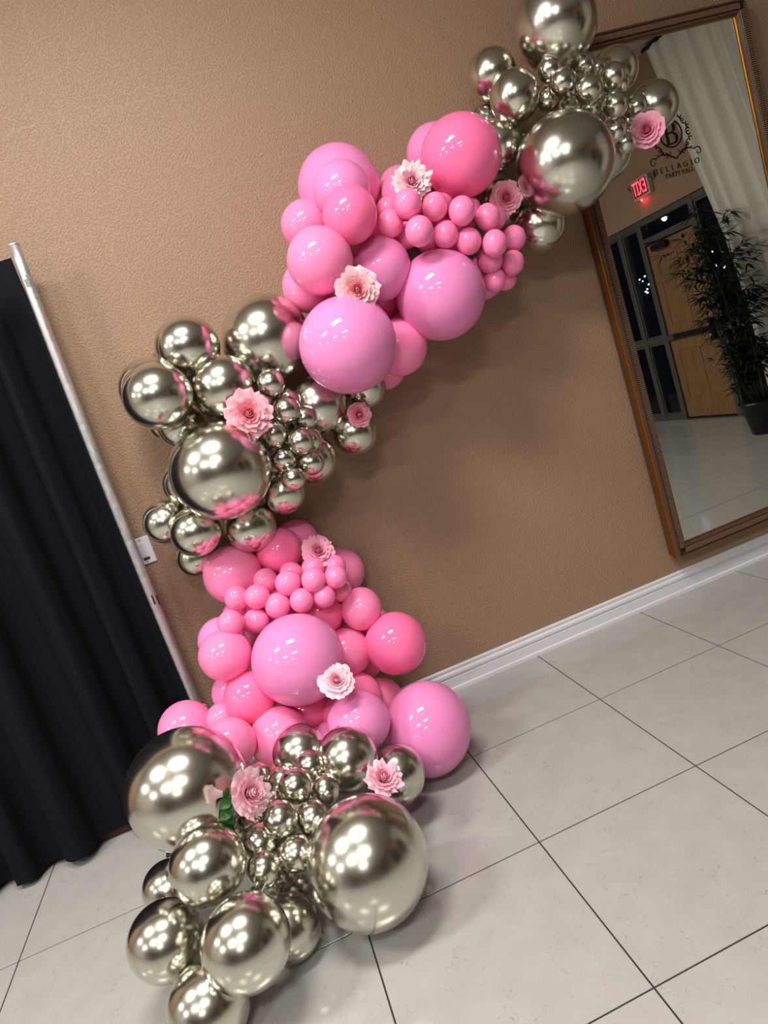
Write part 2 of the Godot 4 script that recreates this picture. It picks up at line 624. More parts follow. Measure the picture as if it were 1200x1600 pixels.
	var cl := mb()
	cbox(cl, Vector3(xf - 0.045, 2.1, 4.24), Vector3(0.07, 0.07, 0.25), 0.008)
	box(cl, Vector3(xf - 0.06, 2.165, 4.3), Vector3(0.02, 0.018, 0.34), Basis(Vector3(1, 0, 0), -0.15))
	part("door_closer", cl, M.dark_plastic, d)


# ---------------------------------------------------------------- mirror
func mirror() -> void:
	# a heavy bronze frame fluted across, gold on its outer side and at the glass; it hangs a little off the vertical
	var n := Vector3(0.008512, 0.010887, 0.999905)
	var o := thing("framed_mirror", "tall mirror in a fluted bronze and gold frame hung on the brown wall", "mirror")
	var xa := n.cross(Vector3.UP).normalized() * -1.0
	var ya := n.cross(xa).normalized()
	o.transform = Transform3D(Basis(xa, ya, n), Vector3(2.0075, 0.228, 0.0804))
	var w := 0.5475                                           # half width outside
	var h := 2.522
	var f := 0.066                                            # width of the mouldings
	var g := mb()
	box(g, Vector3(0, h / 2, -0.004), Vector3(2 * (w - f) + 0.02, h - 2 * f + 0.02, 0.008))
	part("mirror_glass", g, M.mirror, o)
	var prof := [Vector2(-0.058, 0.006), Vector2(-0.022, 0.006), Vector2(-0.022, 0.0), Vector2(0.014, 0.0), Vector2(0.026, 0.006), Vector2(0.028, 0.012), Vector2(0.024, 0.016), Vector2(0.030, 0.018), Vector2(0.019, 0.021), Vector2(0.019, 0.045), Vector2(0.024, 0.047), Vector2(0.020, 0.050), Vector2(0.024, 0.056), Vector2(0.016, 0.060), Vector2(0.004, f), Vector2(-0.006, f)]
	var side := [Vector2(-0.022, 0.0), Vector2(-0.02, -0.0018), Vector2(0.012, -0.0018), Vector2(0.0145, 0.001)]
	var bead := [Vector2(0.003, f - 0.0045), Vector2(0.0085, f - 0.003), Vector2(0.0085, f), Vector2(0.003, f + 0.002), Vector2(-0.004, f + 0.002)]
	var rails := [[Vector3(-w, 0, 0), Vector3(w, 0, 0), Vector3(0, 1, 0)], [Vector3(w, 0, 0), Vector3(w, h, 0), Vector3(-1, 0, 0)], [Vector3(w, h, 0), Vector3(-w, h, 0), Vector3(0, -1, 0)], [Vector3(-w, h, 0), Vector3(-w, 0, 0), Vector3(1, 0, 0)]]
	for r in rails:
		var a: Vector3 = r[0]
		var b: Vector3 = r[1]
		var inn: Vector3 = r[2]
		var st := mb()
		extrude(st, prof, a, b, Vector3(0, 0, 1), inn, 1.0, -1.0)
		var rail := part("frame_rail", st, M.bronze, o)
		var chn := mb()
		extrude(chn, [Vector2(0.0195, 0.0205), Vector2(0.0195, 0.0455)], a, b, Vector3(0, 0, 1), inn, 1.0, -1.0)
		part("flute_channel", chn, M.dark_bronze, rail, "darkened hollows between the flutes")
		var gs := mb()
		extrude(gs, side, a, b, Vector3(0, 0, 1), inn, 1.0, -1.0)
		part("gilt_side", gs, M.gold, rail, "gold outer side of the frame")
		var gb := mb()
		extrude(gb, bead, a, b, Vector3(0, 0, 1), inn, 1.0, -1.0)
		part("gilt_bead", gb, M.gold, rail, "thin gold bead at the glass")
		# flutes: half-round ridges across the moulding
		var rb := mb()
		var len := a.distance_to(b)
		var d := (b - a) / len
		var k := int((len - 0.10) / 0.0098)
		for i in k:
			var c := a + d * (0.05 + (i + 0.5) * (len - 0.10) / k) + inn * 0.033
			box(rb, c + Vector3(0, 0, 0.0255), (d * 0.0056).abs() + (inn * 0.0245).abs() + Vector3(0, 0, 0.013))
			box(rb, c + inn * 0.0215 + Vector3(0, 0, 0.021), (d * 0.004).abs() + (inn * 0.006).abs() + Vector3(0, 0, 0.007))
		var fl := part("fluting", rb, M.rib, rail)
		fl.set_meta("kind", "stuff")
	# dark vinyl crest and lettering stuck on the glass
	var crest := thing("crest_decal", "dark round letter crest with scrolls and lettering stuck on the mirror", "decal")
	crest.transform = o.transform.translated_local(Vector3(-0.0105, 2.245 - 0.228, 0.0015))
	var ringm := mb()
	ring(ringm, Vector2.ZERO, 0.0585, 0.0655, 48)
	part("ring", ringm, M.decal, crest)
	letter("monogram", "B", 0.105, Vector3(0.0, 0.0, 0), crest, "serif", 1.0)
	var sw := mb()
	for s in [-1.0, 1.0]:
		var pts := []
		for i in 13:
			var t := i / 12.0
			pts.append(Vector2(s * lerpf(0.0, 0.112, t), -0.118 + 0.034 * sin(t * PI * 0.78)))
		var cc := Vector2(s * 0.128, -0.110)
		for i in 15:
			var t := i / 14.0
			var rad := lerpf(0.0215, 0.006, t)
			var an := PI * 0.5 - t * PI * 1.75 + 0.45
			pts.append(cc + Vector2(s * cos(an) * rad, sin(an) * rad))
		ribbon(sw, pts, 0.006, 0.003)
	part("scroll", sw, M.decal, crest)
	var lf := mb()
	for s in [-1.0, 1.0]:
		for i in 9:
			var a := deg_to_rad(lerpf(-62.0, 62.0, i / 8.0))
			for side2 in [-0.5, 0.15, 0.8]:
				var p := Vector2(s * cos(a) * (0.082 + 0.012 * (i % 2)), sin(a) * 0.088 - 0.008)
				var di: Vector2 = Vector2(s * cos(a), sin(a)).rotated(s * (side2 - 0.15) * 1.5)
				leaf2(lf, p, p + di * 0.026, 0.0072)
		for i in 4:
			leaf2(lf, Vector2(s * (0.02 + i * 0.022), -0.078 - i * 0.001), Vector2(s * (0.03 + i * 0.026), -0.095 + 0.004 * i), 0.006)
	part("leaf_ornament", lf, M.decal, crest).set_meta("kind", "stuff")
	letter("lettering", "B E L L A G I O", 0.026, Vector3(-0.008, -0.153, 0), crest, "sans", 0.262)
	letter("lettering", "PARTY HALL", 0.021, Vector3(0.002, -0.185, 0), crest, "serif", 0.165)


func ring(st: SurfaceTool, c: Vector2, r0: float, r1: float, seg: int) -> void:
	for i in seg:
		var a := Vector2.from_angle(TAU * i / seg)
		var b := Vector2.from_angle(TAU * (i + 1) / seg)
		var p := [c + a * r0, c + a * r1, c + b * r1, c + b * r0]
		quad(st, Vector3(p[0].x, p[0].y, 0), Vector3(p[1].x, p[1].y, 0), Vector3(p[2].x, p[2].y, 0), Vector3(p[3].x, p[3].y, 0))


func ribbon(st: SurfaceTool, pts: Array, w0: float, w1: float) -> void:
	for i in pts.size() - 1:
		var a: Vector2 = pts[i]
		var b: Vector2 = pts[i + 1]
		var n := (b - a).normalized().orthogonal() * lerpf(w0, w1, i / float(pts.size())) / 2
		quad(st, Vector3(a.x + n.x, a.y + n.y, 0), Vector3(a.x - n.x, a.y - n.y, 0), Vector3(b.x - n.x, b.y - n.y, 0), Vector3(b.x + n.x, b.y + n.y, 0))


func leaf2(st: SurfaceTool, a: Vector2, b: Vector2, w: float) -> void:
	var m := a.lerp(b, 0.45)
	var n := (b - a).normalized().orthogonal() * w / 2
	quad(st, Vector3(a.x, a.y, 0), Vector3(m.x - n.x, m.y - n.y, 0), Vector3(b.x, b.y, 0), Vector3(m.x + n.x, m.y + n.y, 0))


func letter(called: String, text: String, size: float, at: Vector3, parent: Node3D, kind: String, width: float, mat: Material = null) -> MeshInstance3D:
	var f := SystemFont.new()
	f.font_names = PackedStringArray(["Droid Serif" if kind == "serif" else "Droid Sans"])
	f.font_weight = 700 if kind == "bold" else 400
	var t := TextMesh.new()
	t.text = text
	t.font = f
	t.font_size = 64
	t.pixel_size = size / 46.0
	t.depth = 0.0006
	var o := put(called, t, mat if mat else M.decal, parent)
	o.position = at
	var ww := t.get_aabb().size.x
	if width < 0.9 and ww > 0.0:
		o.scale = Vector3(width / ww, 1, 1)
	return o


# ---------------------------------------------------------------- black drape, light switch
func drape() -> void:
	var pole := thing("drape_pole", "worn silver pipe upright standing on a flat base beside the black drape", "pole", Vector3(-1.0, 0, 0.15))
	var st := mb(true)
	var pts := []
	var rad := []
	for i in 25:
		var y := 0.012 + 2.466 * i / 24.0
		pts.append(Vector3(0.010 - 0.014 * sin(PI * i / 24.0), y, 0))
		rad.append(0.0205)
	tube(st, pts, rad, 24)
	part("upright", st, M.alu, pole)
	var cap := mb(true)
	lathe(cap, [Vector2(0.0205, 0), Vector2(0.0215, 0.001), Vector2(0.0215, 0.008), Vector2(0.018, 0.0115), Vector2(0, 0.012)], 24, Vector3(0.01, 2.474, 0))
	part("cap", cap, M.alu, pole)
	var bp := mb()
	cbox(bp, Vector3(-0.02, 0.006, 0.04), Vector3(0.56, 0.012, 0.36), 0.003)
	part("base_plate", bp, M.dark_steel, pole)
	for spec in [[2.39, 0.6, 0.035], [2.35, 0.1, 0.02], [2.33, -0.4, 0.03], [2.28, 0.3, 0.02]]:
		var tp := mb(true)
		var a0: float = spec[1]
		var rows := []
		for i in 2:
			var row := []
			for j in 7:
				var a := a0 + j * 0.12
				row.append(Vector3(0.0085 + 0.0209 * sin(a), spec[0] + (i - 0.5) * spec[2], 0.0209 * cos(a)))
			rows.append(row)
		sheet(tp, rows)
		part("tape_scrap", tp, M.tape, pole, "scrap of greenish tape on the pole")
	for spec in [[0.995, 0.15], [0.985, 1.1]]:
		var sl := mb()
		box(sl, Vector3(-0.003 + 0.02 * sin(spec[1]), spec[0], 0.02 * cos(spec[1])), Vector3(0.007, 0.042, 0.003), Basis(Vector3.UP, spec[1]))
		part("slot", sl, M.slot, pole, "dark slot cut in the pole")
	var rod := thing("drape_rod", "horizontal rod run through the top pocket of the black drape", "rod", Vector3(-1.0, 2.425, 0.105))
	var rs := mb(true)
	tube(rs, [Vector3(-1.95, 0, 0), Vector3(-0.03, 0, 0)], [0.013, 0.013], 12)
	part("rail", rs, M.alu, rod)
	var d := thing("black_drape", "floor-length black pleated drape hung left of the silver pole", "drape", Vector3(-1.02, 0, 0.1))
	var cl := mb(true)
	var rows2 := []
	var nn := noise(1.0, FastNoiseLite.TYPE_SIMPLEX_SMOOTH, 2, 14)
	for i in 61:
		var t := i / 60.0
		var y := lerpf(2.445, 0.035, t)
		var row := []
		for j in 361:
			var s := j / 360.0
			var x := -1.92 * s
			var open := smoothstep(0.0, 0.12, t)
			var ph := x * 27.0 + 0.9 * sin(x * 7.3 + 1.0) + 0.35 * nn.get_noise_2d(x * 2.0, t * 1.2)
			var wv := sin(ph)
			var fold := signf(wv) * pow(absf(wv), 0.55)
			var z := fold * lerpf(0.012, 0.082, open) * (0.75 + 0.35 * nn.get_noise_2d(x * 3.0 + 9.0, 4.0))
			z += 0.006 * sin(ph * 2.3 + t * 3.0) * open
			z = lerpf(0.024, clampf(z * lerpf(0.5, 1.0, smoothstep(0.0, 0.14, -x)), -0.08, 0.11), smoothstep(0.03, 0.12, t))
			if i < 3:
				z = 0.024 + 0.004 * fold
			var yy := y
			if i == 60:
				yy = 0.036 + 0.010 * sin(x * 9.0) + 0.010 * nn.get_noise_2d(x * 6.0, 0)
			row.append(Vector3(x, yy, z))
		rows2.append(row)
	sheet(cl, rows2)
	part("cloth", cl, M.black_cloth, d)


func light_switch() -> void:
	var t := thing("light_switch", "white rocker light switch plate on the brown wall beside the silver pole", "light switch", Vector3(-0.988, 1.183, 0.0))
	var p := mb()
	cbox(p, Vector3(0, 0, 0.004), Vector3(0.080, 0.122, 0.008), 0.003)
	part("plate", p, M.white_paint, t)
	var r := mb()
	cbox(r, Vector3(0, 0.004, 0.0095), Vector3(0.034, 0.066, 0.006), 0.002, Basis(Vector3(1, 0, 0), 0.05))
	part("rocker", r, M.white_paint, t)
	var sl := mb()
	box(sl, Vector3(0.002, -0.036, 0.009), Vector3(0.028, 0.008, 0.004))
	part("slide_slot", sl, M.slot, t, "dark slot below the rocker")
	for s in [-1, 1]:
		var sc := mb(true)
		lathe(sc, [Vector2(0.003, 0), Vector2(0.0026, 0.001), Vector2(0, 0.0012)], 10, Vector3(0, s * 0.05, 0.008), Basis(Vector3(1, 0, 0), PI / 2))
		part("screw", sc, M.grey_steel, t)


# ---------------------------------------------------------------- balloons
func balloon(c: Vector3, r: float, e: float, kind: String, core: Vector3, label: String, group: String) -> void:
	var o := thing("chrome_balloon" if kind == "c" else "pink_balloon", label, "balloon", c, 0.0, group)
	var axis := (core - c)
	axis = axis.normalized() if axis.length() > 0.02 else Vector3(0, 0, -1)
	var away := (c - cam_at).normalized()
	if axis.dot(away) < 0.55:                                  # necks are tied towards the middle of the garland, away from the viewer
		axis = (axis + away * (0.95 - axis.dot(away))).normalized()
	var u := axis.cross(cam_up).normalized()
	var v := axis.cross(u)
	var nu := 64 if r > 0.15 else (48 if r > 0.075 else 36)
	var nv := int(nu * 0.6)
	var pv := PackedVector3Array()
	var pn := PackedVector3Array()
	var ix := PackedInt32Array()
	var stretch := func(p: Vector3, k: float) -> Vector3:
		return p + cam_up * p.dot(cam_up) * k
	for i in nv + 1:
		var a := PI * i / nv                                   # 0 at the front pole, PI at the neck
		var back := smoothstep(0.60, 1.0, float(i) / nv)
		var rad := r * sin(a) * (1.0 - 0.10 * back)
		var hgt := -r * cos(a) * (1.0 + 0.10 * back)
		for j in nu + 1:
			var b := TAU * j / nu
			var dir := u * cos(b) + v * sin(b)
			var p := dir * rad + axis * hgt
			var n := (dir * sin(a) - axis * cos(a)).normalized()
			pv.append(stretch.call(p, e - 1.0))
			pn.append((stretch.call(n, 1.0 / e - 1.0) as Vector3).normalized())
	for i in nv:
		for j in nu:
			var q := i * (nu + 1) + j
			var w := q + nu + 1
			ix.append_array(PackedInt32Array([q, w, q + 1, q + 1, w, w + 1]))
	# Godot's front faces run clockwise
	var p0 := pv[ix[nu * 30]]
	var fn := (pv[ix[nu * 30 + 2]] - p0).cross(pv[ix[nu * 30 + 1]] - p0)
	if fn.dot(pn[ix[nu * 30]]) < 0:
		for k in range(0, ix.size(), 3):
			var tmp := ix[k + 1]
			ix[k + 1] = ix[k + 2]
			ix[k + 2] = tmp
	var arr := []
	arr.resize(Mesh.ARRAY_MAX)
	arr[Mesh.ARRAY_VERTEX] = pv
	arr[Mesh.ARRAY_NORMAL] = pn
	arr[Mesh.ARRAY_INDEX] = ix
	var m := ArrayMesh.new()
	m.add_surface_from_arrays(Mesh.PRIMITIVE_TRIANGLES, arr)
	put("balloon_skin", m, M[kind], o)
	# knotted neck
	var k := mb(true)
	var s := clampf(r * 0.11, 0.006, 0.013)
	var turn := Basis(u, axis, u.cross(axis))
	lathe(k, [Vector2(s * 1.2, -s * 0.6), Vector2(s * 0.75, s * 0.5), Vector2(s * 0.8, s * 0.9), Vector2(s * 1.15, s * 1.3), Vector2(s * 0.6, s * 1.9), Vector2(s * 0.9, s * 2.6), Vector2(0, s * 2.7)], 10, stretch.call(axis * r * 1.1, e - 1.0), turn)
	part("knot", k, M[kind], o)


func garland() -> void:
	var core := [Vector3(1.40, 2.40, 0.16), Vector3(0.50, 2.10, 0.18), Vector3(-0.35, 1.55, 0.18), Vector3(-0.50, 0.80, 0.26), Vector3(-0.78, 0.33, 0.85)]
	var groups := [["medium chrome balloons of the top cluster", "small chrome balloons of the top bunch"], ["large and medium pink balloons of the upper cluster", "small pink balloons of the upper bunch"], ["medium chrome balloons of the middle cluster", "small chrome balloons of the middle bunch"], ["large and medium pink balloons of the lower cluster", "small pink balloons of the lower bunch"], ["medium chrome balloons of the garland base", "small chrome balloons of the base bunch"]]
	# x, y, z, radius, upright stretch, latex kind, cluster, label
	for b in balloons():
		balloon(Vector3(b[0], b[1], b[2]), b[3], b[4], b[5], core[b[6]], b[7], groups[b[6]][1 if b[3] < 0.062 else 0])
	var cord := thing("clear_cord", "thin clear cord ends tied between the nearest base balloons", "cord", Vector3(-0.862, 0.262, 1.235))
	for k in 2:
		var c := mb(true)
		tube(c, [Vector3(-0.035, -0.022 - k * 0.012, -0.01), Vector3(-0.005, 0.002 - k * 0.006, 0.008), Vector3(0.032, 0.03, -0.004)], [0.0011, 0.0011, 0.0011], 6)
		part("strand", c, M.wire, cord)


func balloons() -> Array:
	var o := []
	o.append([1.358, 2.723, 0.321, 0.1721, 1.000, "c", 0, "large champagne chrome balloon topping the garland, cut off by the picture's upper edge"])
	o.append([1.082, 2.634, 0.216, 0.1049, 1.000, "c", 0, "medium champagne chrome balloon against the wall, leftmost of the top silver cluster"])
	o.append([1.093, 2.490, 0.329, 0.1017, 1.066, "c", 0, "medium champagne chrome balloon overlapping the leftmost one, just left of the small chrome balls"])
	o.append([1.037, 2.467, 0.115, 0.0944, 1.000, "c", 0, "medium champagne chrome balloon peeking out above the big upright hot pink balloon, against the wall"])
	o.append([1.012, 2.351, 0.236, 0.1080, 1.000, "c", 0, "medium dark chrome balloon wedged between the upright hot pink and the biggest top chrome balloon"])
	o.append([1.269, 2.554, 0.348, 0.0511, 1.090, "c", 0, "small chrome balloon directly under the topmost large balloon, upper left of the small ones"])
	o.append([1.273, 2.473, 0.407, 0.0521, 1.074, "c", 0, "small chrome balloon in front, second in a slanting row below the topmost large balloon"])
	o.append([1.449, 2.548, 0.313, 0.0496, 1.039, "c", 0, "small chrome balloon touching the lower right of the topmost large balloon"])
	o.append([1.347, 2.405, 0.457, 0.0566, 0.960, "c", 0, "small chrome balloon in front in the middle of the top small-balloon bunch"])
	o.append([1.241, 2.453, 0.320, 0.0440, 1.090, "c", 0, "small chrome balloon at the lower left of the top bunch, beside the medium overlapping balloon"])
	o.append([1.367, 2.415, 0.269, 0.0503, 1.000, "c", 0, "small chrome balloon half hidden just above the biggest top chrome balloon's crown"])
	o.append([1.520, 2.455, 0.387, 0.0511, 1.090, "c", 0, "small chrome balloon in front of the round chrome balloon beside the mirror frame's top rail"])
	o.append([1.601, 2.440, 0.320, 0.0385, 1.000, "c", 0, "tiny sliver of a chrome balloon tucked behind the right-hand ball near the mirror top"])
	o.append([1.491, 2.340, 0.398, 0.0529, 1.031, "c", 0, "small chrome balloon in front, last of the row stepping right towards the rose"])
	o.append([1.675, 2.344, 0.281, 0.0501, 1.090, "c", 0, "small chrome balloon touching the upper left of the rose that hangs over the mirror"])
	o.append([1.502, 2.256, 0.348, 0.0453, 1.090, "c", 0, "small chrome balloon pressed to the upper right flank of the biggest top chrome balloon"])
	o.append([1.550, 2.201, 0.322, 0.0468, 1.000, "c", 0, "small chrome balloon lowest of the top bunch, on the biggest balloon's flank below the rose"])
	o.append([1.443, 2.384, 0.309, 0.0460, 1.000, "c", 0, "small chrome balloon mostly hidden behind the middle of the top bunch"])
	o.append([1.683, 2.305, 0.214, 0.0455, 1.000, "c", 0, "small chrome balloon barely seen behind the stem side of the rose over the mirror"])
	o.append([1.561, 2.547, 0.239, 0.0437, 1.000, "c", 0, "small chrome balloon mostly hidden between the topmost balloon and the mirror's top rail"])
	o.append([1.675, 2.534, 0.198, 0.1007, 1.000, "c", 0, "medium chrome balloon in front of the mirror's top rail, behind the small ones"])
	o.append([1.812, 2.340, 0.213, 0.1119, 1.000, "c", 0, "medium chrome balloon over the mirror glass beside the white curtain, rightmost of the garland"])
	o.append([1.184, 2.165, 0.420, 0.2019, 0.992, "c", 0, "huge champagne chrome balloon in the top cluster reflecting pink, nearest to the exit sign's reflection"])
	o.append([1.507, 2.203, 0.216, 0.1190, 1.000, "c", 0, "chrome balloon almost hidden behind the right side of the biggest top chrome balloon"])
	o.append([1.114, 1.985, 0.220, 0.1104, 1.000, "c", 0, "medium chrome balloon hanging lowest of the top cluster, beside the mirror's left frame"])
	o.append([1.018, 2.139, 0.140, 0.1002, 1.000, "c", 0, "medium dull chrome balloon under the rose between hot pink and huge chrome balloons"])
	o.append([0.782, 2.314, 0.354, 0.1647, 0.974, "h", 1, "large upright hot pink balloon at the top right of the upper pink cluster"])
	o.append([0.772, 2.412, 0.133, 0.1245, 1.000, "l", 1, "medium lavender pink balloon half hidden behind the large upright hot pink balloon"])
	o.append([0.580, 2.320, 0.109, 0.0916, 1.000, "p", 1, "pink balloon against the wall just left of the white-edged rose, the rear one of two"])
	o.append([0.542, 2.251, 0.247, 0.1006, 1.000, "p", 1, "pink balloon left of the white-edged rose, the front one of two"])
	o.append([0.463, 2.169, 0.470, 0.0539, 1.074, "p", 1, "small pink balloon directly below the white-edged rose, in the upper row"])
	o.append([0.589, 2.143, 0.414, 0.0519, 1.090, "p", 1, "small pink balloon second in the upper pink row, right of the white-edged rose"])
	o.append([0.679, 2.093, 0.450, 0.0529, 1.090, "p", 1, "small pink balloon third in the upper pink row, beneath the upright hot pink balloon"])
	o.append([0.807, 2.053, 0.389, 0.0512, 1.090, "p", 1, "small pink balloon last in the front upper pink row, below the rose beside chrome"])
	o.append([0.431, 2.202, 0.320, 0.0479, 1.030, "p", 1, "small pink balloon at the left start of the upper pink row, partly behind its neighbours"])
	o.append([0.399, 2.132, 0.394, 0.0520, 1.061, "p", 1, "small pink balloon leftmost of the lower row, touching the medium hot pink balloon"])
	o.append([0.467, 2.055, 0.497, 0.0550, 1.066, "p", 1, "small pink balloon second in the lower row, upper left of the large round balloon"])
	o.append([0.607, 2.033, 0.400, 0.0515, 1.090, "p", 1, "small pink balloon third in the lower row, above the large round balloon's crown"])
	o.append([0.692, 1.982, 0.403, 0.0530, 1.031, "p", 1, "small pink balloon fourth in the lower row, right of the large round balloon's crown"])
	o.append([0.789, 1.942, 0.423, 0.0516, 1.089, "p", 1, "small pink balloon fifth in the lower row, near the upper bunch's right end"])
	o.append([0.940, 1.956, 0.299, 0.0515, 1.090, "p", 1, "small pink balloon at the upper bunch's right tip, next to the lowest top chrome"])
	o.append([0.669, 2.170, 0.320, 0.0438, 1.000, "p", 1, "small pink balloon peeping out behind the second ball of the upper pink row"])
	o.append([0.773, 2.117, 0.320, 0.0469, 1.000, "p", 1, "small pink balloon peeping out behind the third ball of the upper pink row"])
	o.append([0.883, 2.063, 0.297, 0.0514, 1.090, "p", 1, "small pink balloon behind the upper row's last ball, under the rose beside chrome"])
	o.append([0.787, 1.896, 0.343, 0.0545, 1.021, "p", 1, "small pink balloon in shade right of the large round pink balloon, below the fifth ball"])
	o.append([0.895, 1.860, 0.320, 0.0496, 1.076, "p", 1, "small pink balloon at the right edge of the bunch, below the right tip ball"])
	o.append([0.800, 1.815, 0.308, 0.0487, 1.090, "p", 1, "small pink balloon touching the large round pink balloon's right side, second lowest of the bunch"])
	o.append([0.883, 1.811, 0.236, 0.0505, 1.000, "p", 1, "small pink balloon lowest of the upper pink bunch, against the bare wall"])
	o.append([0.829, 1.853, 0.131, 0.0975, 1.000, "l", 1, "lavender pink balloon nearly hidden behind the large round pink balloon's right edge"])
	o.append([0.472, 2.086, 0.319, 0.0537, 1.021, "p", 1, "small pink balloon in deep shade below the leftmost ball of the lower row"])
	o.append([0.575, 2.048, 0.283, 0.0562, 1.000, "p", 1, "small pink balloon deep between the lower row and the large round pink balloon"])
	o.append([0.540, 1.817, 0.328, 0.1865, 0.988, "l", 1, "large round lavender pink balloon at the upper pink cluster's lower right, over bare wall"])
	o.append([0.079, 1.733, 0.420, 0.1936, 0.986, "l", 1, "largest round lavender pink balloon of the upper pink cluster, right beneath the open rose"])
	o.append([0.299, 2.364, 0.183, 0.1708, 1.000, "l", 1, "large pale lavender pink balloon against the wall, upper left of the upper pink cluster"])
	o.append([0.261, 2.308, 0.352, 0.1127, 1.000, "l", 1, "medium pink balloon set in front of the large pale wall-side balloon"])
	o.append([0.236, 2.192, 0.448, 0.1048, 1.073, "h", 1, "medium hot pink balloon right of the leftmost balloons, touching the small pink row"])
	o.append([0.104, 2.243, 0.244, 0.1019, 1.000, "p", 1, "medium pink balloon leftmost of the upper pink cluster, above its bigger front neighbour"])
	o.append([0.075, 2.065, 0.422, 0.1281, 0.999, "p", 1, "medium pink balloon in front, touching the open rose's upper left side"])
	o.append([0.324, 1.988, 0.332, 0.1240, 1.054, "l", 1, "medium lavender pink balloon right of the open rose, above the two largest pink ones"])
	o.append([0.038, 2.018, 0.220, 0.1076, 1.000, "p", 1, "medium pink balloon lowest left of the upper pink cluster, mirrored in the chrome below"])
	o.append([0.433, 2.159, 0.140, 0.1001, 1.000, "h", 1, "hot pink balloon in deep shade behind the medium hot pink balloon and the small row"])
	o.append([0.323, 1.670, 0.251, 0.1219, 1.000, "p", 1, "medium pink balloon in shade right of the largest lavender pink balloon, over bare wall"])
	o.append([0.333, 1.906, 0.140, 0.1061, 1.000, "h", 1, "hot pink balloon deep in the gap below the open rose's right side"])
	o.append([0.276, 1.601, 0.099, 0.0894, 1.000, "p", 1, "pink balloon showing only a tip at the lowest point of the upper pink cluster"])
	o.append([0.439, 1.762, 0.111, 0.0978, 1.000, "h", 1, "hot pink balloon in the dark gap between the two largest lavender pink balloons"])
	o.append([-0.198, 1.866, 0.220, 0.1823, 1.000, "c", 2, "large champagne chrome balloon at the top of the middle silver cluster, mirroring pink neighbours"])
	o.append([-0.084, 1.546, 0.219, 0.1269, 1.000, "c", 2, "medium chrome balloon directly below the largest lavender pink balloon, reflecting its pink underside"])
	o.append([0.143, 1.557, 0.166, 0.0972, 1.000, "c", 2, "medium chrome balloon partly hidden behind the small deep pink rose, at the upper right"])
	o.append([0.031, 1.387, 0.218, 0.0970, 1.000, "c", 2, "medium chrome balloon below the small deep pink rose, rightmost of the middle silver cluster"])
	o.append([-0.259, 1.684, 0.425, 0.0536, 1.033, "c", 2, "small chrome balloon topmost of the middle bunch, right of the ruffled rose's medium balloon"])
	o.append([-0.309, 1.620, 0.320, 0.0467, 1.087, "c", 2, "small chrome balloon touching the right edge of the ruffled pale pink rose"])
	o.append([-0.202, 1.600, 0.320, 0.0467, 1.067, "c", 2, "small chrome balloon peeking out behind the front ball at the top of the middle bunch"])
	o.append([-0.235, 1.570, 0.415, 0.0546, 0.985, "c", 2, "small chrome balloon in front at the top centre of the middle bunch"])
	o.append([-0.170, 1.514, 0.337, 0.0534, 0.985, "c", 2, "small chrome balloon beside the chrome balloon under the largest lavender pink one"])
	o.append([-0.310, 1.497, 0.404, 0.0527, 1.043, "c", 2, "small chrome balloon lower right of the ruffled pale pink rose, in the middle bunch"])
	o.append([-0.222, 1.437, 0.420, 0.0539, 1.002, "c", 2, "small chrome balloon in front at the centre right of the middle bunch"])
	o.append([-0.177, 1.425, 0.345, 0.0490, 1.000, "c", 2, "small chrome balloon peeking out right of the centre right ball in the middle bunch"])
	o.append([-0.304, 1.391, 0.371, 0.0540, 0.960, "c", 2, "small chrome balloon touching the right side of the largest middle chrome balloon"])
	o.append([-0.205, 1.341, 0.382, 0.0537, 0.960, "c", 2, "small chrome balloon at the lower right of the middle bunch, with pink on its underside"])
	o.append([-0.298, 1.307, 0.420, 0.0501, 0.960, "c", 2, "small chrome balloon lowest of the middle bunch, above a medium chrome balloon with pink underside"])
	o.append([-0.180, 1.341, 0.253, 0.1018, 1.000, "c", 2, "medium chrome balloon behind the lower right of the middle bunch, over bare wall"])
	o.append([-0.345, 1.253, 0.270, 0.0931, 1.000, "c", 2, "medium chrome balloon under the lowest small ball of the middle bunch, reflecting pink below"])
	o.append([-0.552, 1.429, 0.424, 0.1949, 0.980, "c", 2, "largest chrome balloon of the middle silver cluster, directly under the ruffled pale pink rose"])
	o.append([-0.508, 1.917, 0.292, 0.1260, 0.960, "c", 2, "medium chrome balloon highest of the group at the left of the middle silver cluster"])
	o.append([-0.672, 1.763, 0.429, 0.1293, 0.971, "c", 2, "medium chrome balloon in front at the far left of the middle silver cluster"])
	o.append([-0.696, 1.813, 0.215, 0.1272, 1.000, "c", 2, "medium chrome balloon seen as a grey crescent behind the far left front one"])
	o.append([-0.430, 1.725, 0.346, 0.1286, 1.016, "c", 2, "medium chrome balloon with the ruffled pale pink rose at its lower right"])
	o.append([-0.637, 1.640, 0.256, 0.0967, 1.000, "c", 2, "medium chrome balloon under the far left front one, behind the largest middle balloon's top"])
	o.append([-0.698, 1.667, 0.122, 0.0744, 1.000, "c", 2, "chrome balloon showing a thin dark sliver below the far left front one, against the wall"])
	o.append([-0.585, 1.901, 0.106, 0.0863, 1.000, "c", 2, "chrome balloon showing a thin sliver behind the highest of the left group"])
	o.append([-0.700, 1.413, 0.212, 0.0997, 1.000, "c", 2, "medium chrome balloon peeking out on the left of the largest middle chrome balloon"])
	o.append([-0.833, 1.291, 0.213, 0.0913, 1.000, "c", 2, "medium chrome balloon nearest to the white light switch, left of its front twin"])
	o.append([-0.727, 1.227, 0.326, 0.1023, 0.985, "c", 2, "medium front chrome balloon below the largest middle one, right of the one by the switch"])
	o.append([-0.519, 1.164, 0.264, 0.1081, 1.000, "c", 2, "medium chrome balloon right under the largest middle chrome balloon, resting on pink ones"])
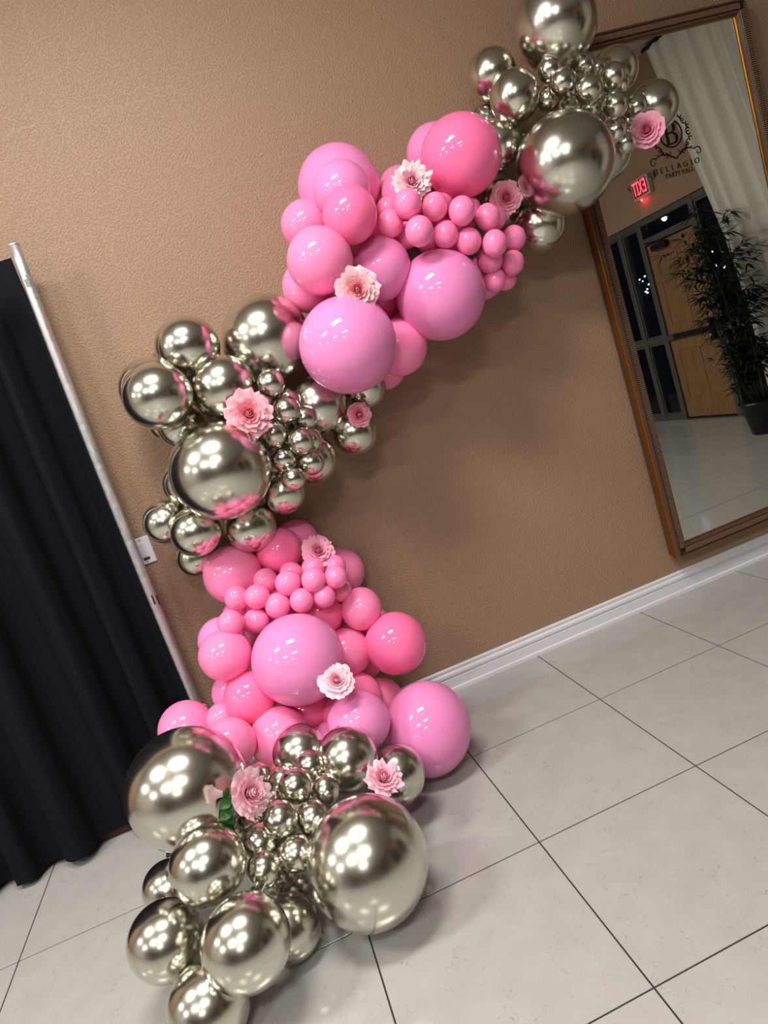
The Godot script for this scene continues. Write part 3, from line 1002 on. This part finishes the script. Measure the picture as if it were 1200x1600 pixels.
	o.append([-0.771, 1.097, 0.130, 0.0911, 1.000, "c", 2, "medium chrome balloon lowest of the middle silver cluster, shaded beside the upper left pink one"])
	o.append([-0.655, 0.991, 0.230, 0.1247, 1.000, "p", 3, "medium pink balloon at the upper left of the lower pink cluster, under chrome"])
	o.append([-0.441, 1.020, 0.235, 0.0980, 1.000, "h", 3, "medium hot pink balloon at the top of the lower pink cluster, touching the chrome above"])
	o.append([-0.353, 1.006, 0.110, 0.1000, 1.000, "p", 3, "pink balloon in shade behind the lower cluster's topmost hot pink balloon"])
	o.append([-0.212, 0.806, 0.118, 0.1087, 1.000, "p", 3, "pink balloon in shade against the wall right of the small lower pink bunch"])
	o.append([-0.669, 0.918, 0.350, 0.0496, 1.090, "p", 3, "small pink balloon at the lower bunch's left end, under the upper left balloon"])
	o.append([-0.590, 0.903, 0.390, 0.0521, 0.994, "p", 3, "small pink balloon in front, second from the left in the lower bunch's middle row"])
	o.append([-0.538, 0.939, 0.333, 0.0505, 1.036, "p", 3, "small pink balloon behind and above the second front ball of the lower bunch"])
	o.append([-0.457, 0.914, 0.406, 0.0529, 0.997, "p", 3, "small pink balloon in front at the centre of the lower bunch's upper row"])
	o.append([-0.430, 0.927, 0.325, 0.0493, 1.019, "p", 3, "small pink balloon behind the centre ball, touching the medium hot pink balloon"])
	o.append([-0.359, 0.899, 0.444, 0.0490, 1.051, "p", 3, "small pink balloon in front just right of the centre ball in the lower bunch"])
	o.append([-0.337, 0.917, 0.331, 0.0500, 1.037, "p", 3, "small pink balloon directly below the half-hidden rose of the lower pink cluster"])
	o.append([-0.249, 0.893, 0.330, 0.0472, 1.020, "p", 3, "small lavender pink balloon right of the half-hidden rose, top right of the lower bunch"])
	o.append([-0.270, 0.875, 0.437, 0.0480, 0.993, "p", 3, "small pink balloon in front at the right end of the lower bunch's upper row"])
	o.append([-0.526, 0.843, 0.414, 0.0522, 1.028, "p", 3, "small pink balloon in the lower row above the left of the largest lower pink balloon"])
	o.append([-0.431, 0.838, 0.451, 0.0482, 1.039, "p", 3, "small pink balloon in the lower row above the crown of the largest lower pink balloon"])
	o.append([-0.341, 0.818, 0.443, 0.0462, 1.025, "p", 3, "small pink balloon in the lower row, second from its right end"])
	o.append([-0.261, 0.790, 0.348, 0.0476, 1.007, "p", 3, "small pink balloon in shade at the right end of the lower bunch's lower row"])
	o.append([-0.719, 0.860, 0.469, 0.0508, 1.041, "p", 3, "small pink balloon lowest left of the lower bunch, in front of the left medium balloon"])
	o.append([-0.626, 0.810, 0.389, 0.0528, 0.967, "p", 3, "small pink balloon second lowest of the lower bunch, upper left of the largest lower balloon"])
	o.append([-0.706, 0.816, 0.192, 0.0561, 1.000, "p", 3, "small pink balloon peeping out behind the lowest left ball of the lower bunch"])
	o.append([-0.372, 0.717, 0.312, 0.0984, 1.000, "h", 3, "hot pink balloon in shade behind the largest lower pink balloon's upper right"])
	o.append([-0.205, 0.684, 0.355, 0.0869, 1.062, "p", 3, "medium pink balloon right of the lower bunch, above the lone round balloon"])
	o.append([-0.524, 0.659, 0.575, 0.1785, 0.983, "l", 3, "largest lavender pink balloon of the lower pink cluster, left of the pale rose"])
	o.append([-0.122, 0.509, 0.420, 0.1304, 1.013, "h", 3, "medium salmon pink balloon standing out right of the lower cluster over bare wall"])
	o.append([-0.326, 0.532, 0.361, 0.1048, 1.000, "p", 3, "medium pink balloon between the largest lower pink balloon and the lone salmon one"])
	o.append([-0.779, 0.752, 0.483, 0.1041, 0.960, "p", 3, "medium pink balloon far left in the lower pink cluster, beside the pole's lower end"])
	o.append([-0.786, 0.770, 0.330, 0.0962, 1.000, "l", 3, "lavender pink balloon behind the far left balloon of the lower pink cluster"])
	o.append([-0.745, 0.570, 0.528, 0.1024, 1.032, "h", 3, "medium hot pink balloon at the lower left of the largest lower pink balloon"])
	o.append([-0.815, 0.566, 0.389, 0.0837, 1.000, "l", 3, "lavender pink balloon peeping out left of the lower left hot pink balloon"])
	o.append([-0.874, 0.519, 0.493, 0.0644, 1.000, "p", 3, "pink balloon low at the left, behind the hot pink one and above the huge chrome"])
	o.append([-1.026, 0.508, 0.420, 0.1110, 1.000, "p", 3, "medium pink balloon in front of the black drape's lower corner"])
	o.append([-0.856, 0.493, 0.686, 0.0934, 1.019, "p", 3, "medium pink balloon right behind the huge left base chrome balloon"])
	o.append([-0.691, 0.409, 0.612, 0.1132, 1.052, "p", 3, "medium pink balloon behind the base chrome balloons, below the largest lower pink one"])
	o.append([-0.351, 0.346, 0.404, 0.1067, 1.000, "p", 3, "pink balloon directly right of the pale rose's underside"])
	o.append([-0.243, 0.257, 0.322, 0.0912, 1.000, "p", 3, "pink balloon against the baseboard behind the big floor-level pink balloon"])
	o.append([-0.393, 0.383, 0.700, 0.1201, 0.978, "l", 3, "medium lavender pink balloon below the pale rose, touching the base chrome"])
	o.append([-0.140, 0.201, 0.620, 0.1743, 1.082, "l", 3, "large lavender pink balloon resting on the tiles at the right of the garland base"])
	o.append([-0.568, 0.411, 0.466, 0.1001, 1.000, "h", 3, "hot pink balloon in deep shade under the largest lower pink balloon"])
	o.append([-0.434, 0.360, 0.525, 0.0814, 1.000, "p", 3, "pink balloon peeping out by the green leaf below the pale rose"])
	o.append([-0.258, 0.398, 0.189, 0.0881, 1.000, "p", 3, "pink balloon in dark shade under the lone salmon pink balloon"])
	o.append([-0.155, 0.531, 0.132, 0.0803, 1.000, "l", 3, "lavender pink balloon showing a sliver against the wall above the lone salmon balloon"])
	o.append([-0.256, 0.540, 0.223, 0.0817, 1.000, "p", 3, "pink balloon deep between the lone salmon balloon and the one above it"])
	o.append([-0.696, 0.738, 0.250, 0.0792, 1.000, "p", 3, "pink balloon glimpsed under the lowest small balls of the lower bunch"])
	o.append([-0.511, 0.318, 0.606, 0.0703, 1.000, "l", 3, "lavender pink balloon glimpsed between two base chrome balloons below the dark leaf"])
	o.append([-0.992, 0.533, 0.960, 0.1943, 0.980, "c", 4, "huge chrome balloon at the left of the garland base, in front of the black drape"])
	o.append([-0.537, 0.224, 1.250, 0.1839, 1.045, "c", 4, "huge chrome balloon at the right of the garland base, resting on a tile joint"])
	o.append([-0.630, 0.398, 0.768, 0.1013, 0.984, "c", 4, "medium chrome balloon at the back left of the base bunch, below pink ones"])
	o.append([-0.485, 0.352, 0.871, 0.1109, 1.045, "c", 4, "medium scuffed chrome balloon at the top of the base cluster, left of the crumpled rose"])
	o.append([-0.331, 0.206, 0.850, 0.0993, 1.090, "c", 4, "medium chrome balloon behind the crumpled rose, in front of the big floor-level pink one"])
	o.append([-0.609, 0.401, 0.895, 0.0523, 0.995, "c", 4, "small chrome balloon topmost of the base bunch, beside the scuffed medium balloon"])
	o.append([-0.672, 0.411, 1.006, 0.0559, 1.035, "c", 4, "small chrome balloon in front just below the topmost one of the base bunch"])
	o.append([-0.589, 0.334, 0.969, 0.0518, 1.090, "c", 4, "small scuffed chrome balloon right of the base bunch, above the huge right balloon"])
	o.append([-0.720, 0.366, 0.860, 0.0531, 1.061, "c", 4, "small chrome balloon left of the second front ball of the base bunch"])
	o.append([-0.784, 0.344, 0.940, 0.0521, 1.048, "c", 4, "small chrome balloon touching the right edge of the leafy rose"])
	o.append([-0.744, 0.379, 1.098, 0.0554, 1.034, "c", 4, "small chrome balloon in front at the centre of the base bunch"])
	o.append([-0.653, 0.323, 1.079, 0.0539, 1.079, "c", 4, "small chrome balloon right of the centre ball, leaning on the huge right balloon"])
	o.append([-0.732, 0.283, 1.151, 0.0572, 0.991, "c", 4, "small chrome balloon second lowest in front, against the huge right balloon's left flank"])
	o.append([-0.834, 0.292, 1.172, 0.0543, 1.031, "c", 4, "small chrome balloon in front at the lower left end of the base bunch"])
	o.append([-0.823, 0.164, 1.049, 0.0532, 1.079, "c", 4, "small chrome balloon lowest of the base bunch, tucked behind the lower left end ball"])
	o.append([-0.828, 0.324, 1.083, 0.0624, 0.960, "c", 4, "small chrome balloon below the leafy rose, behind the base bunch's centre"])
	o.append([-0.863, 0.300, 0.948, 0.0598, 1.000, "c", 4, "small chrome balloon in shade directly under the leafy rose's stem"])
	o.append([-0.740, 0.326, 0.748, 0.0578, 1.000, "c", 4, "small chrome balloon showing a rim behind the base bunch's upper left"])
	o.append([-0.803, 0.383, 0.792, 0.0562, 1.000, "c", 4, "small chrome balloon with a pink sheen right of the huge left balloon's edge"])
	o.append([-0.974, 0.388, 1.181, 0.1125, 1.020, "c", 4, "medium chrome balloon in front below the leafy rose's stem, overlapping the huge left balloon"])
	o.append([-1.154, 0.233, 1.200, 0.1130, 0.980, "c", 4, "medium chrome balloon at the far left bottom of the garland base, on the tiles"])
	o.append([-0.916, 0.246, 1.376, 0.1229, 1.025, "c", 4, "medium chrome balloon nearest the viewer at the bottom centre of the garland base"])
	o.append([-1.206, 0.140, 0.800, 0.0939, 0.973, "c", 4, "medium chrome balloon peeking out left below the huge left base balloon"])
	o.append([-0.825, 0.101, 1.206, 0.0975, 1.000, "c", 4, "medium chrome balloon in the shade between the nearest one and the huge right one"])
	o.append([-1.069, 0.116, 1.371, 0.1134, 1.000, "c", 4, "medium chrome balloon cut off by the picture's bottom edge"])
	o.append([-0.766, 0.088, 1.006, 0.0511, 1.000, "c", 4, "small chrome balloon in the dark gap left of the huge right base balloon"])
	o.append([-0.697, 0.213, 0.824, 0.0944, 1.000, "c", 4, "shaded chrome balloon glimpsed in the gaps right of the base bunch's centre ball"])
	o.append([-0.792, 0.092, 0.885, 0.0892, 1.000, "c", 4, "shaded chrome balloon glimpsed in the gaps between the lowest balls of the base bunch"])
	o.append([-0.847, 0.263, 0.793, 0.0909, 1.000, "c", 4, "shaded chrome balloon glimpsed in the gap under the leafy rose's flower head"])
	o.append([-0.277, 1.475, 0.203, 0.1131, 1.000, "c", 2, "shaded chrome balloon glimpsed in the gaps at the middle bunch's centre"])
	o.append([-0.329, 1.342, 0.126, 0.1168, 1.000, "c", 2, "shaded chrome balloon glimpsed between the largest middle balloon and the lowest small ones"])
	o.append([1.418, 2.513, 0.207, 0.1095, 1.000, "c", 0, "shaded chrome balloon glimpsed between the first small balls of the top bunch"])
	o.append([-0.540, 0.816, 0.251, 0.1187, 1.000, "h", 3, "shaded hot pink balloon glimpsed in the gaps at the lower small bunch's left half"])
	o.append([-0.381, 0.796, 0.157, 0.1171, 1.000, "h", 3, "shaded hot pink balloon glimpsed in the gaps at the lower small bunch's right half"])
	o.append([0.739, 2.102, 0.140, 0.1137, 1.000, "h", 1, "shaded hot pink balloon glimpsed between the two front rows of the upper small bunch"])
	o.append([1.486, 2.369, 0.206, 0.1091, 1.000, "c", 0, "shaded chrome balloon glimpsed just above the biggest top balloon's crown, behind small ones"])
	return o


# ---------------------------------------------------------------- fabric roses
func petal_mesh(rad: float, height: float, half: float, open: float, ruffle: float, inner: Color, rim: Color, s: int, cup: float, close := 0.0) -> ArrayMesh:
	# one petal around the y axis: hugs it low down, opens and curls at the lip
	var st := mb(true)
	var nz := noise(1.0, FastNoiseLite.TYPE_SIMPLEX_SMOOTH, 1, s)
	var rows := []
	var cols := []
	var nu := 10
	var nv := 7
	for i in nv + 1:
		var v := i / float(nv)
		var row := []
		var crow := []
		for j in nu + 1:
			var q := (j / float(nu)) * 2.0 - 1.0
			var w := nz.get_noise_2d(q * 2.6, v * 1.2)
			var w2 := nz.get_noise_2d(q * 5.0 + 7.0, 2.0)
			var edge := 1.0 - 0.10 * q * q - 0.10 * pow(absf(q), 5.0)
			var top := pow(v, 4.0)
			var rr := rad * (0.35 + 0.65 * pow(v, 1.1)) * lerpf(1.0, edge, v) * (1.0 - close * v * v)
			rr += rad * (open * pow(v, 3.0) + ruffle * top * (0.30 * w + 0.16 * w2))
			var y := height * (0.28 + 0.72 * v * lerpf(1.0, edge, v) - cup * open * pow(v, 4.0))
			y += ruffle * rad * top * (0.35 * w + 0.3 * w2)
			var a := half * q * (0.5 + 0.5 * sqrt(v + 0.01))
			row.append(Vector3(sin(a) * rr, y, cos(a) * rr))
			var k := pow(v, 3.5)
			crow.append(inner.lerp(rim, clampf(k + 0.2 * nz.get_noise_2d(q * 2.0 + 30.0, v * 2.0), 0, 1)))
		rows.append(row)
		cols.append(crow)
	for i in nv:
		for j in nu:
			for p in [[0, 0], [1, 1], [0, 1], [0, 0], [1, 0], [1, 1]]:
				st.set_color(cols[i + p[0]][j + p[1]])
				st.add_vertex(rows[i + p[0]][j + p[1]])
	st.index()
	st.generate_normals()
	return st.commit()


func rose(label: String, at: Vector3, facing: Vector3, size: float, inner: Color, rim: Color, ruffle: float, s: int, open := 1.0) -> Node3D:
	var t := thing("rose", label, "flower", at, 0.0, "pink fabric roses on the garland")
	var y := facing.normalized()
	var x := y.cross(Vector3(0.2, 0.9, 0.3)).normalized()
	t.transform = Transform3D(Basis(x, y, x.cross(y)), at)
	# radius, height, half angle, opening, number, closing
	var rings := [[0.085, 0.63, 1.8, 0.0, 3, 0.93], [0.15, 0.62, 1.5, 0.0, 3, 0.62], [0.22, 0.60, 1.3, 0.0, 3, 0.40], [0.28, 0.57, 1.1, 0.02, 3, 0.18], [0.37, 0.54, 0.95, 0.05, 4, 0.10], [0.47, 0.50, 0.88, 0.09, 4, 0.02], [0.58, 0.44, 0.82, 0.15, 5, 0.0], [0.69, 0.35, 0.78, 0.28, 5, 0.0]]
	var a := float(s)
	for k in rings.size():
		var g: Array = rings[k]
		var n: int = g[4]
		for i in n:
			var f := k / 7.0
			var c0 := inner.lerp(rim, f * 0.25)
			var c1 := inner.lerp(rim, 0.45 + f * 0.55)
			var m := petal_mesh(size * g[0], size * g[1], g[2], g[3] * open, ruffle * (0.2 + f * 0.8), c0, c1, s * 40 + k * 7 + i, 0.8, g[5])
			var p := put("petal", m, M.petal, t)
			p.rotation.y = a + TAU * i / n + rng.randf_range(-0.12, 0.12)
			p.rotation.x = rng.randf_range(-0.05, 0.05)
		a += 0.9
	var cup := mb(true)
	lathe(cup, [Vector2(0.0, -size * 0.16), Vector2(size * 0.10, -size * 0.10), Vector2(size * 0.2, size * 0.02), Vector2(size * 0.22, size * 0.06)], 12)
	part("calyx", cup, M.rose_leaf, t, "green base of the flower")
	return t


func roses() -> void:
	var lin := func(r: float, g: float, b: float) -> Color: return Color(r, g, b).srgb_to_linear()
	var pale: Color = lin.call(0.98, 0.87, 0.90)
	var pink: Color = lin.call(0.97, 0.70, 0.79)
	var deep: Color = lin.call(0.94, 0.54, 0.65)
	var salmon: Color = lin.call(0.98, 0.62, 0.65)
	var cream: Color = lin.call(0.99, 0.93, 0.93)
	var look := func(p: Vector3, dx: float, dy: float) -> Vector3:
		var f := (cam_at - p).normalized()
		var r := cam_up.cross(f).normalized()
		return (f + r * dx + cam_up * dy).normalized()
	var p1 := Vector3(1.672, 2.222, 0.33)
	rose("deep pink rose tucked into the chrome balloons over the mirror glass", p1, look.call(p1, -0.25, 0.25), 0.088, deep, pink, 0.35, 1)
	var p2 := Vector3(0.940, 2.120, 0.315)
	rose("dusky pink rose between the upright hot pink balloon and the huge top chrome one", p2, look.call(p2, 0.25, 0.15), 0.083, deep, pink, 0.28, 2, 0.8)
	var p3 := Vector3(0.527, 2.255, 0.40)
	rose("frilly rose with white and crimson edged petals above the upper small pink row", p3, look.call(p3, 0.1, 0.3), 0.088, pink, cream, 0.75, 3)
	var p4 := Vector3(0.165, 1.914, 0.49)
	rose("open pale rose with a coral heart on top of the largest upper pink balloon", p4, look.call(p4, 0.0, 0.05), 0.098, salmon, pale, 0.4, 4)
	var p5 := Vector3(-0.382, 1.596, 0.46)
	rose("ruffled pale pink rose with a salmon heart amid the middle chrome cluster", p5, look.call(p5, 0.05, 0.1), 0.108, salmon, pink.lerp(pale, 0.35), 0.55, 5)
	var p6 := Vector3(0.052, 1.457, 0.30)
	rose("small deep pink rose at the right edge of the middle chrome cluster", p6, look.call(p6, 0.35, 0.05), 0.068, deep, pink, 0.3, 6, 0.55)
	var p7 := Vector3(-0.296, 0.968, 0.30)
	rose("dull pink rose half hidden behind small pink balloons near the bare wall", p7, look.call(p7, 0.1, 0.4), 0.082, deep.lerp(pink, 0.5), pink, 0.45, 7)
	var p8 := Vector3(-0.424, 0.582, 0.748)
	var r8 := rose("pale blush rose with a small leaf below the largest lower pink balloon", p8, look.call(p8, 0.05, 0.5), 0.074, pink, pale, 0.45, 8, 1.3)
	var p9 := Vector3(-0.810, 0.512, 1.115)
	var r9 := rose("sideways pink rose with bright green leaves on its stem beside the huge left chrome balloon", p9, look.call(p9, 0.85, 0.15), 0.085, pink, pink.lerp(pale, 0.6), 0.5, 9, 1.1)
	var p10 := Vector3(-0.399, 0.298, 1.00)
	rose("crumpled pink rose seen from its side on the huge right base balloon", p10, look.call(p10, 0.25, 0.75), 0.080, pink, pink.lerp(pale, 0.5), 0.7, 10, 0.7)
	# leaves and stem
	var l8 := mb(true)
	blade(l8, Vector3(0.03, -0.02, 0.06), Vector3(0.05, -0.03, 0.105), 0.03, Vector3(0, 1, 0))
	part("leaf", l8, M.rose_leaf, r8, "small green leaf under the flower")
	var inv := r9.global_transform.affine_inverse()
	var stm := mb(true)
	tube(stm, [inv * p9, inv * Vector3(-0.850, 0.500, 1.10), inv * Vector3(-0.876, 0.452, 1.106), inv * Vector3(-0.888, 0.420, 1.085)], [0.006, 0.0045, 0.004, 0.004], 8)
	part("stem", stm, M.rose_leaf, r9)
	var face := inv.basis * (cam_at - p9).normalized()
	for s in [[Vector3(-0.853, 0.520, 1.115), Vector3(-0.896, 0.512, 1.137), 0.034], [Vector3(-0.856, 0.508, 1.112), Vector3(-0.878, 0.462, 1.128), 0.030], [Vector3(-0.868, 0.490, 1.115), Vector3(-0.908, 0.470, 1.125), 0.036], [Vector3(-0.880, 0.455, 1.112), Vector3(-0.905, 0.415, 1.095), 0.032], [Vector3(-0.858, 0.530, 1.118), Vector3(-0.868, 0.556, 1.125), 0.022]]:
		var lf := mb(true)
		blade(lf, inv * s[0], inv * s[1], s[2], face)
		part("leaf", lf, M.rose_leaf, r9)
	var loose := thing("loose_petal", "pale loose petal lying against the huge left base balloon by the leafy rose", "petal")
	var pm := petal_mesh(0.06, 0.075, 0.55, 0.2, 0.3, pale, cream, 333, 0.3)
	var fw := (cam_at - p9).normalized()
	var rt := cam_up.cross(fw).normalized()
	loose.transform = Transform3D(Basis(cam_up, -rt, fw), Vector3(-0.845, 0.536, 1.122) - fw * 0.03)
	put("petal", pm, M.petal, loose)
	var dl := mb(true)
	var tl := thing("dark_leaf", "slender dark green leaf poking out left of the lavender balloon below the pale rose", "leaf", Vector3(-0.478, 0.425, 0.78))
	blade(dl, Vector3(0.03, 0, -0.01), Vector3(-0.032, 0.008, 0.01), 0.014, Vector3(0, 0.5, 0.8))
	part("blade", dl, M.dark_leaf, tl)


func blade(st: SurfaceTool, a: Vector3, b: Vector3, w: float, n: Vector3) -> void:   # a creased leaf from a to b
	var side := (b - a).cross(n).normalized() * w / 2
	var lift := n.normalized() * w * 0.18
	var prev := []
	for i in 6:
		var t := i / 5.0
		var k := sin(PI * pow(t, 0.75)) if t < 1.0 else 0.0
		var c := a.lerp(b, t) + lift * 1.6 * sin(t * PI)
		var cur := [c - side * k + lift * k, c, c + side * k + lift * k]
		if prev.size():
			for j in 2:
				quad(st, prev[j], prev[j + 1], cur[j + 1], cur[j])
		prev = cur


# ---------------------------------------------------------------- what the mirror shows of the hall
func hall_curtain() -> void:
	var rod := thing("curtain_rod", "dark rod above the off-white curtain of the entrance wall", "rod", Vector3(WALL_X - 0.14, 3.955, 0.9))
	var rs := mb(true)
	tube(rs, [Vector3(0, 0, 0), Vector3(0, 0, 2.72)], [0.018, 0.018], 10)
	for z in [0.2, 2.68]:
		box(rs, Vector3(0.07, 0, z), Vector3(0.14, 0.02, 0.02))
	part("rail", rs, M.dark_steel, rod)
	var t := thing("hall_curtain", "long off-white curtain swept aside over the entrance glazing, seen in the mirror", "curtain", Vector3(WALL_X - 0.14, 0, 0))
	var st := mb(true)
	var nn := noise(1.0, FastNoiseLite.TYPE_SIMPLEX_SMOOTH, 2, 24)
	var rows := []
	for i in 61:
		var v := i / 60.0
		var y := lerpf(3.935, 0.03, v)
		var zl := 3.57
		var ks := [[3.97, 3.57], [3.51, 3.474], [2.8, 3.3], [2.41, 3.217], [1.94, 3.12], [1.5, 3.055], [0.97, 3.01], [0.44, 3.0], [0.0, 3.02]]
		for k in ks.size() - 1:
			if y <= ks[k][0] and y >= ks[k + 1][0]:
				zl = lerpf(ks[k][1], ks[k + 1][1], (ks[k][0] - y) / (ks[k][0] - ks[k + 1][0]))
		var row := []
		for j in 301:
			var s := j / 300.0
			var z := lerpf(zl, 1.0, s)
			var ph := s * 82.0 + 1.2 * sin(s * 17.0) + 0.5 * nn.get_noise_2d(s * 6.0, v * 1.3)
			var amp := lerpf(0.022, 0.05, smoothstep(0.02, 0.3, v)) * (0.8 + 0.5 * nn.get_noise_2d(s * 9.0, 3.0))
			row.append(Vector3(sin(ph) * amp + 0.008 * sin(ph * 2.1 + v * 2.0), y + (0.012 * sin(ph) if i == 60 else 0.0), z))
		rows.append(row)
	sheet(st, rows)
	part("cloth", st, M.pale_cloth, t)


func exit_sign() -> void:
	var t := thing("exit_sign", "red glowing exit sign with twin lamp heads above the entrance, seen in the mirror", "exit sign", Vector3(WALL_X, 2.785, 4.26), -PI / 2)
	# local x runs along the wall, z into the room
	var b := mb()
	cbox(b, Vector3(0, 0, 0.03), Vector3(0.31, 0.225, 0.06), 0.008)
	part("housing", b, M.beige_plastic, t)
	var f := mb()
	cbox(f, Vector3(0, 0.004, 0.060), Vector3(0.265, 0.18, 0.006), 0.002)
	part("sign_face", f, M.exit_face, t)
	var l := letter("lettering", "EXIT", 0.150, Vector3(0, 0.003, 0.0642), t, "bold", 0.235, M.exit_letter)
	l.scale.z = 2.0
	var glow := OmniLight3D.new()
	glow.name = "sign_glow"
	glow.light_color = Color(1.0, 0.1, 0.18)
	glow.light_energy = 0.012
	glow.light_size = 0.01
	glow.omni_range = 8.0
	glow.omni_attenuation = 2.0
	glow.shadow_enabled = true
	glow.position = Vector3(0.05, -0.128, 0.035)
	t.add_child(glow, true)
	var ind := mb()
	cbox(ind, Vector3(0.05, -0.116, 0.035), Vector3(0.016, 0.008, 0.016), 0.002)
	part("indicator_lamp", ind, M.exit_letter, t)
	for s in [-1.0, 1.0]:
		var arm := mb(true)
		tube(arm, [Vector3(s * 0.15, 0.03, 0.02), Vector3(s * 0.19, 0.05, 0.018)], [0.012, 0.012], 8)
		var h := part("lamp_head", arm, M.beige_plastic, t)
		var bowl := mb(true)
		lathe(bowl, [Vector2(0, -0.02), Vector2(0.02, -0.017), Vector2(0.032, 0.0), Vector2(0.034, 0.013), Vector2(0.03, 0.015), Vector2(0, 0.011)], 16, Vector3(s * 0.205, 0.05, 0.022), Basis(Vector3(1, 0, 0), PI / 2 + 0.4))
		part("reflector_bowl", bowl, M.grey_steel, h)


func potted_bamboo() -> void:
	var t := thing("potted_bamboo", "tall artificial bamboo plant in a black pot by the entrance door, seen in the mirror", "plant", Vector3(4.44, 0, 2.60))
	var p := mb(true)
	lathe(p, [Vector2(0.0, 0.0), Vector2(0.13, 0.0), Vector2(0.135, 0.01), Vector2(0.19, 0.29), Vector2(0.2, 0.30), Vector2(0.2, 0.33), Vector2(0.185, 0.33), Vector2(0.18, 0.29), Vector2(0.0, 0.285)], 32)
	part("pot", p, M.pot, t)
	var so := mb(true)
	lathe(so, [Vector2(0.18, 0.285), Vector2(0.1, 0.30), Vector2(0, 0.305)], 20)
	part("soil", so, M.soil, t)
	var fo := mb(true)
	for k in 7:
		var a := TAU * k / 7.0
		var foot := Vector3(cos(a) * 0.07, 0.29, sin(a) * 0.07)
		var top := Vector3(cos(a) * 0.16, rng.randf_range(1.75, 2.15), sin(a) * 0.2 + 0.2)
		var cn := mb(true)
		var pts := []
		var rad := []
		for i in 9:
			var q := i / 8.0
			pts.append(foot.lerp(top, q) + Vector3(0.02 * sin(q * 5.0 + k), 0, 0.03 * sin(q * 4.0 + k * 2.0)))
			rad.append(lerpf(0.011, 0.004, q))
		tube(cn, pts, rad, 7)
		part("cane", cn, M.cane, t)
		for i in 42:
			var q := rng.randf_range(0.1, 1.03)
			var base := foot.lerp(top, q) + Vector3(0.02 * sin(q * 5.0 + k), 0, 0.03 * sin(q * 4.0 + k * 2.0))
			var an := rng.randf_range(0, TAU)
			var reach := rng.randf_range(0.06, 0.24) * (0.55 + 0.6 * q)
			var tip := base + Vector3(cos(an) * reach * 0.8 - 0.03, rng.randf_range(0.02, 0.14), sin(an) * reach * 1.25)
			for j in 9:
				var la := an + rng.randf_range(-1.3, 1.3)
				var d := Vector3(cos(la), rng.randf_range(-0.75, 0.35), sin(la)).normalized()
				var s := base.lerp(tip, rng.randf_range(0.45, 1.0))
				blade(fo, s, s + d * rng.randf_range(0.10, 0.18), rng.randf_range(0.017, 0.027), Vector3(-0.2, 1, 0.1))
	var f := part("foliage", fo, M.leaf, t)
	f.set_meta("kind", "stuff")


func night_lights() -> void:
	# small lamps in the dark beyond the entrance glass
	var spots := [[Vector3(5.6, 1.745, 5.52), 12, "left of the door, beyond the side pane"], [Vector3(5.6, 1.749, 4.07), 10, "right of the door, between the bamboo leaves"]]
	for s in spots:
		var t := thing("string_light", "cluster of tiny white outdoor lights " + s[2], "string light", s[0], 0.0, "outdoor light clusters")
		var wire := mb(true)
		var prev := Vector3(0, 0.16, -0.22)
		for i in s[1]:
			var p := Vector3(rng.randf_range(-0.05, 0.05), rng.randf_range(-0.13, 0.13), rng.randf_range(-0.18, 0.18))
			tube(wire, [prev, p], [0.002, 0.002], 5)
			prev = p
			var b := mb(true)
			var r := rng.randf_range(0.007, 0.014)
			lathe(b, [Vector2(0, -r), Vector2(r * 0.8, -r * 0.6), Vector2(r, 0), Vector2(r * 0.8, r * 0.6), Vector2(0, r)], 8, p)
			part("bulb", b, M.fairy, t)
		part("wire", wire, M.dark_steel, t)
	var l := thing("outdoor_lamp", "single warm lamp glowing in the dark above the entrance transom", "lamp", Vector3(5.6, 2.44, 4.75))
	var b2 := mb(true)
	lathe(b2, [Vector2(0, -0.03), Vector2(0.022, -0.02), Vector2(0.03, 0), Vector2(0.022, 0.02), Vector2(0, 0.03)], 12)
	part("bulb", b2, M.warm_lamp, l)
	var hd := mb(true)
	lathe(hd, [Vector2(0.06, 0.01), Vector2(0.05, 0.04), Vector2(0.012, 0.06), Vector2(0.012, 0.2), Vector2(0, 0.2)], 12)
	part("hood", hd, M.dark_steel, l)
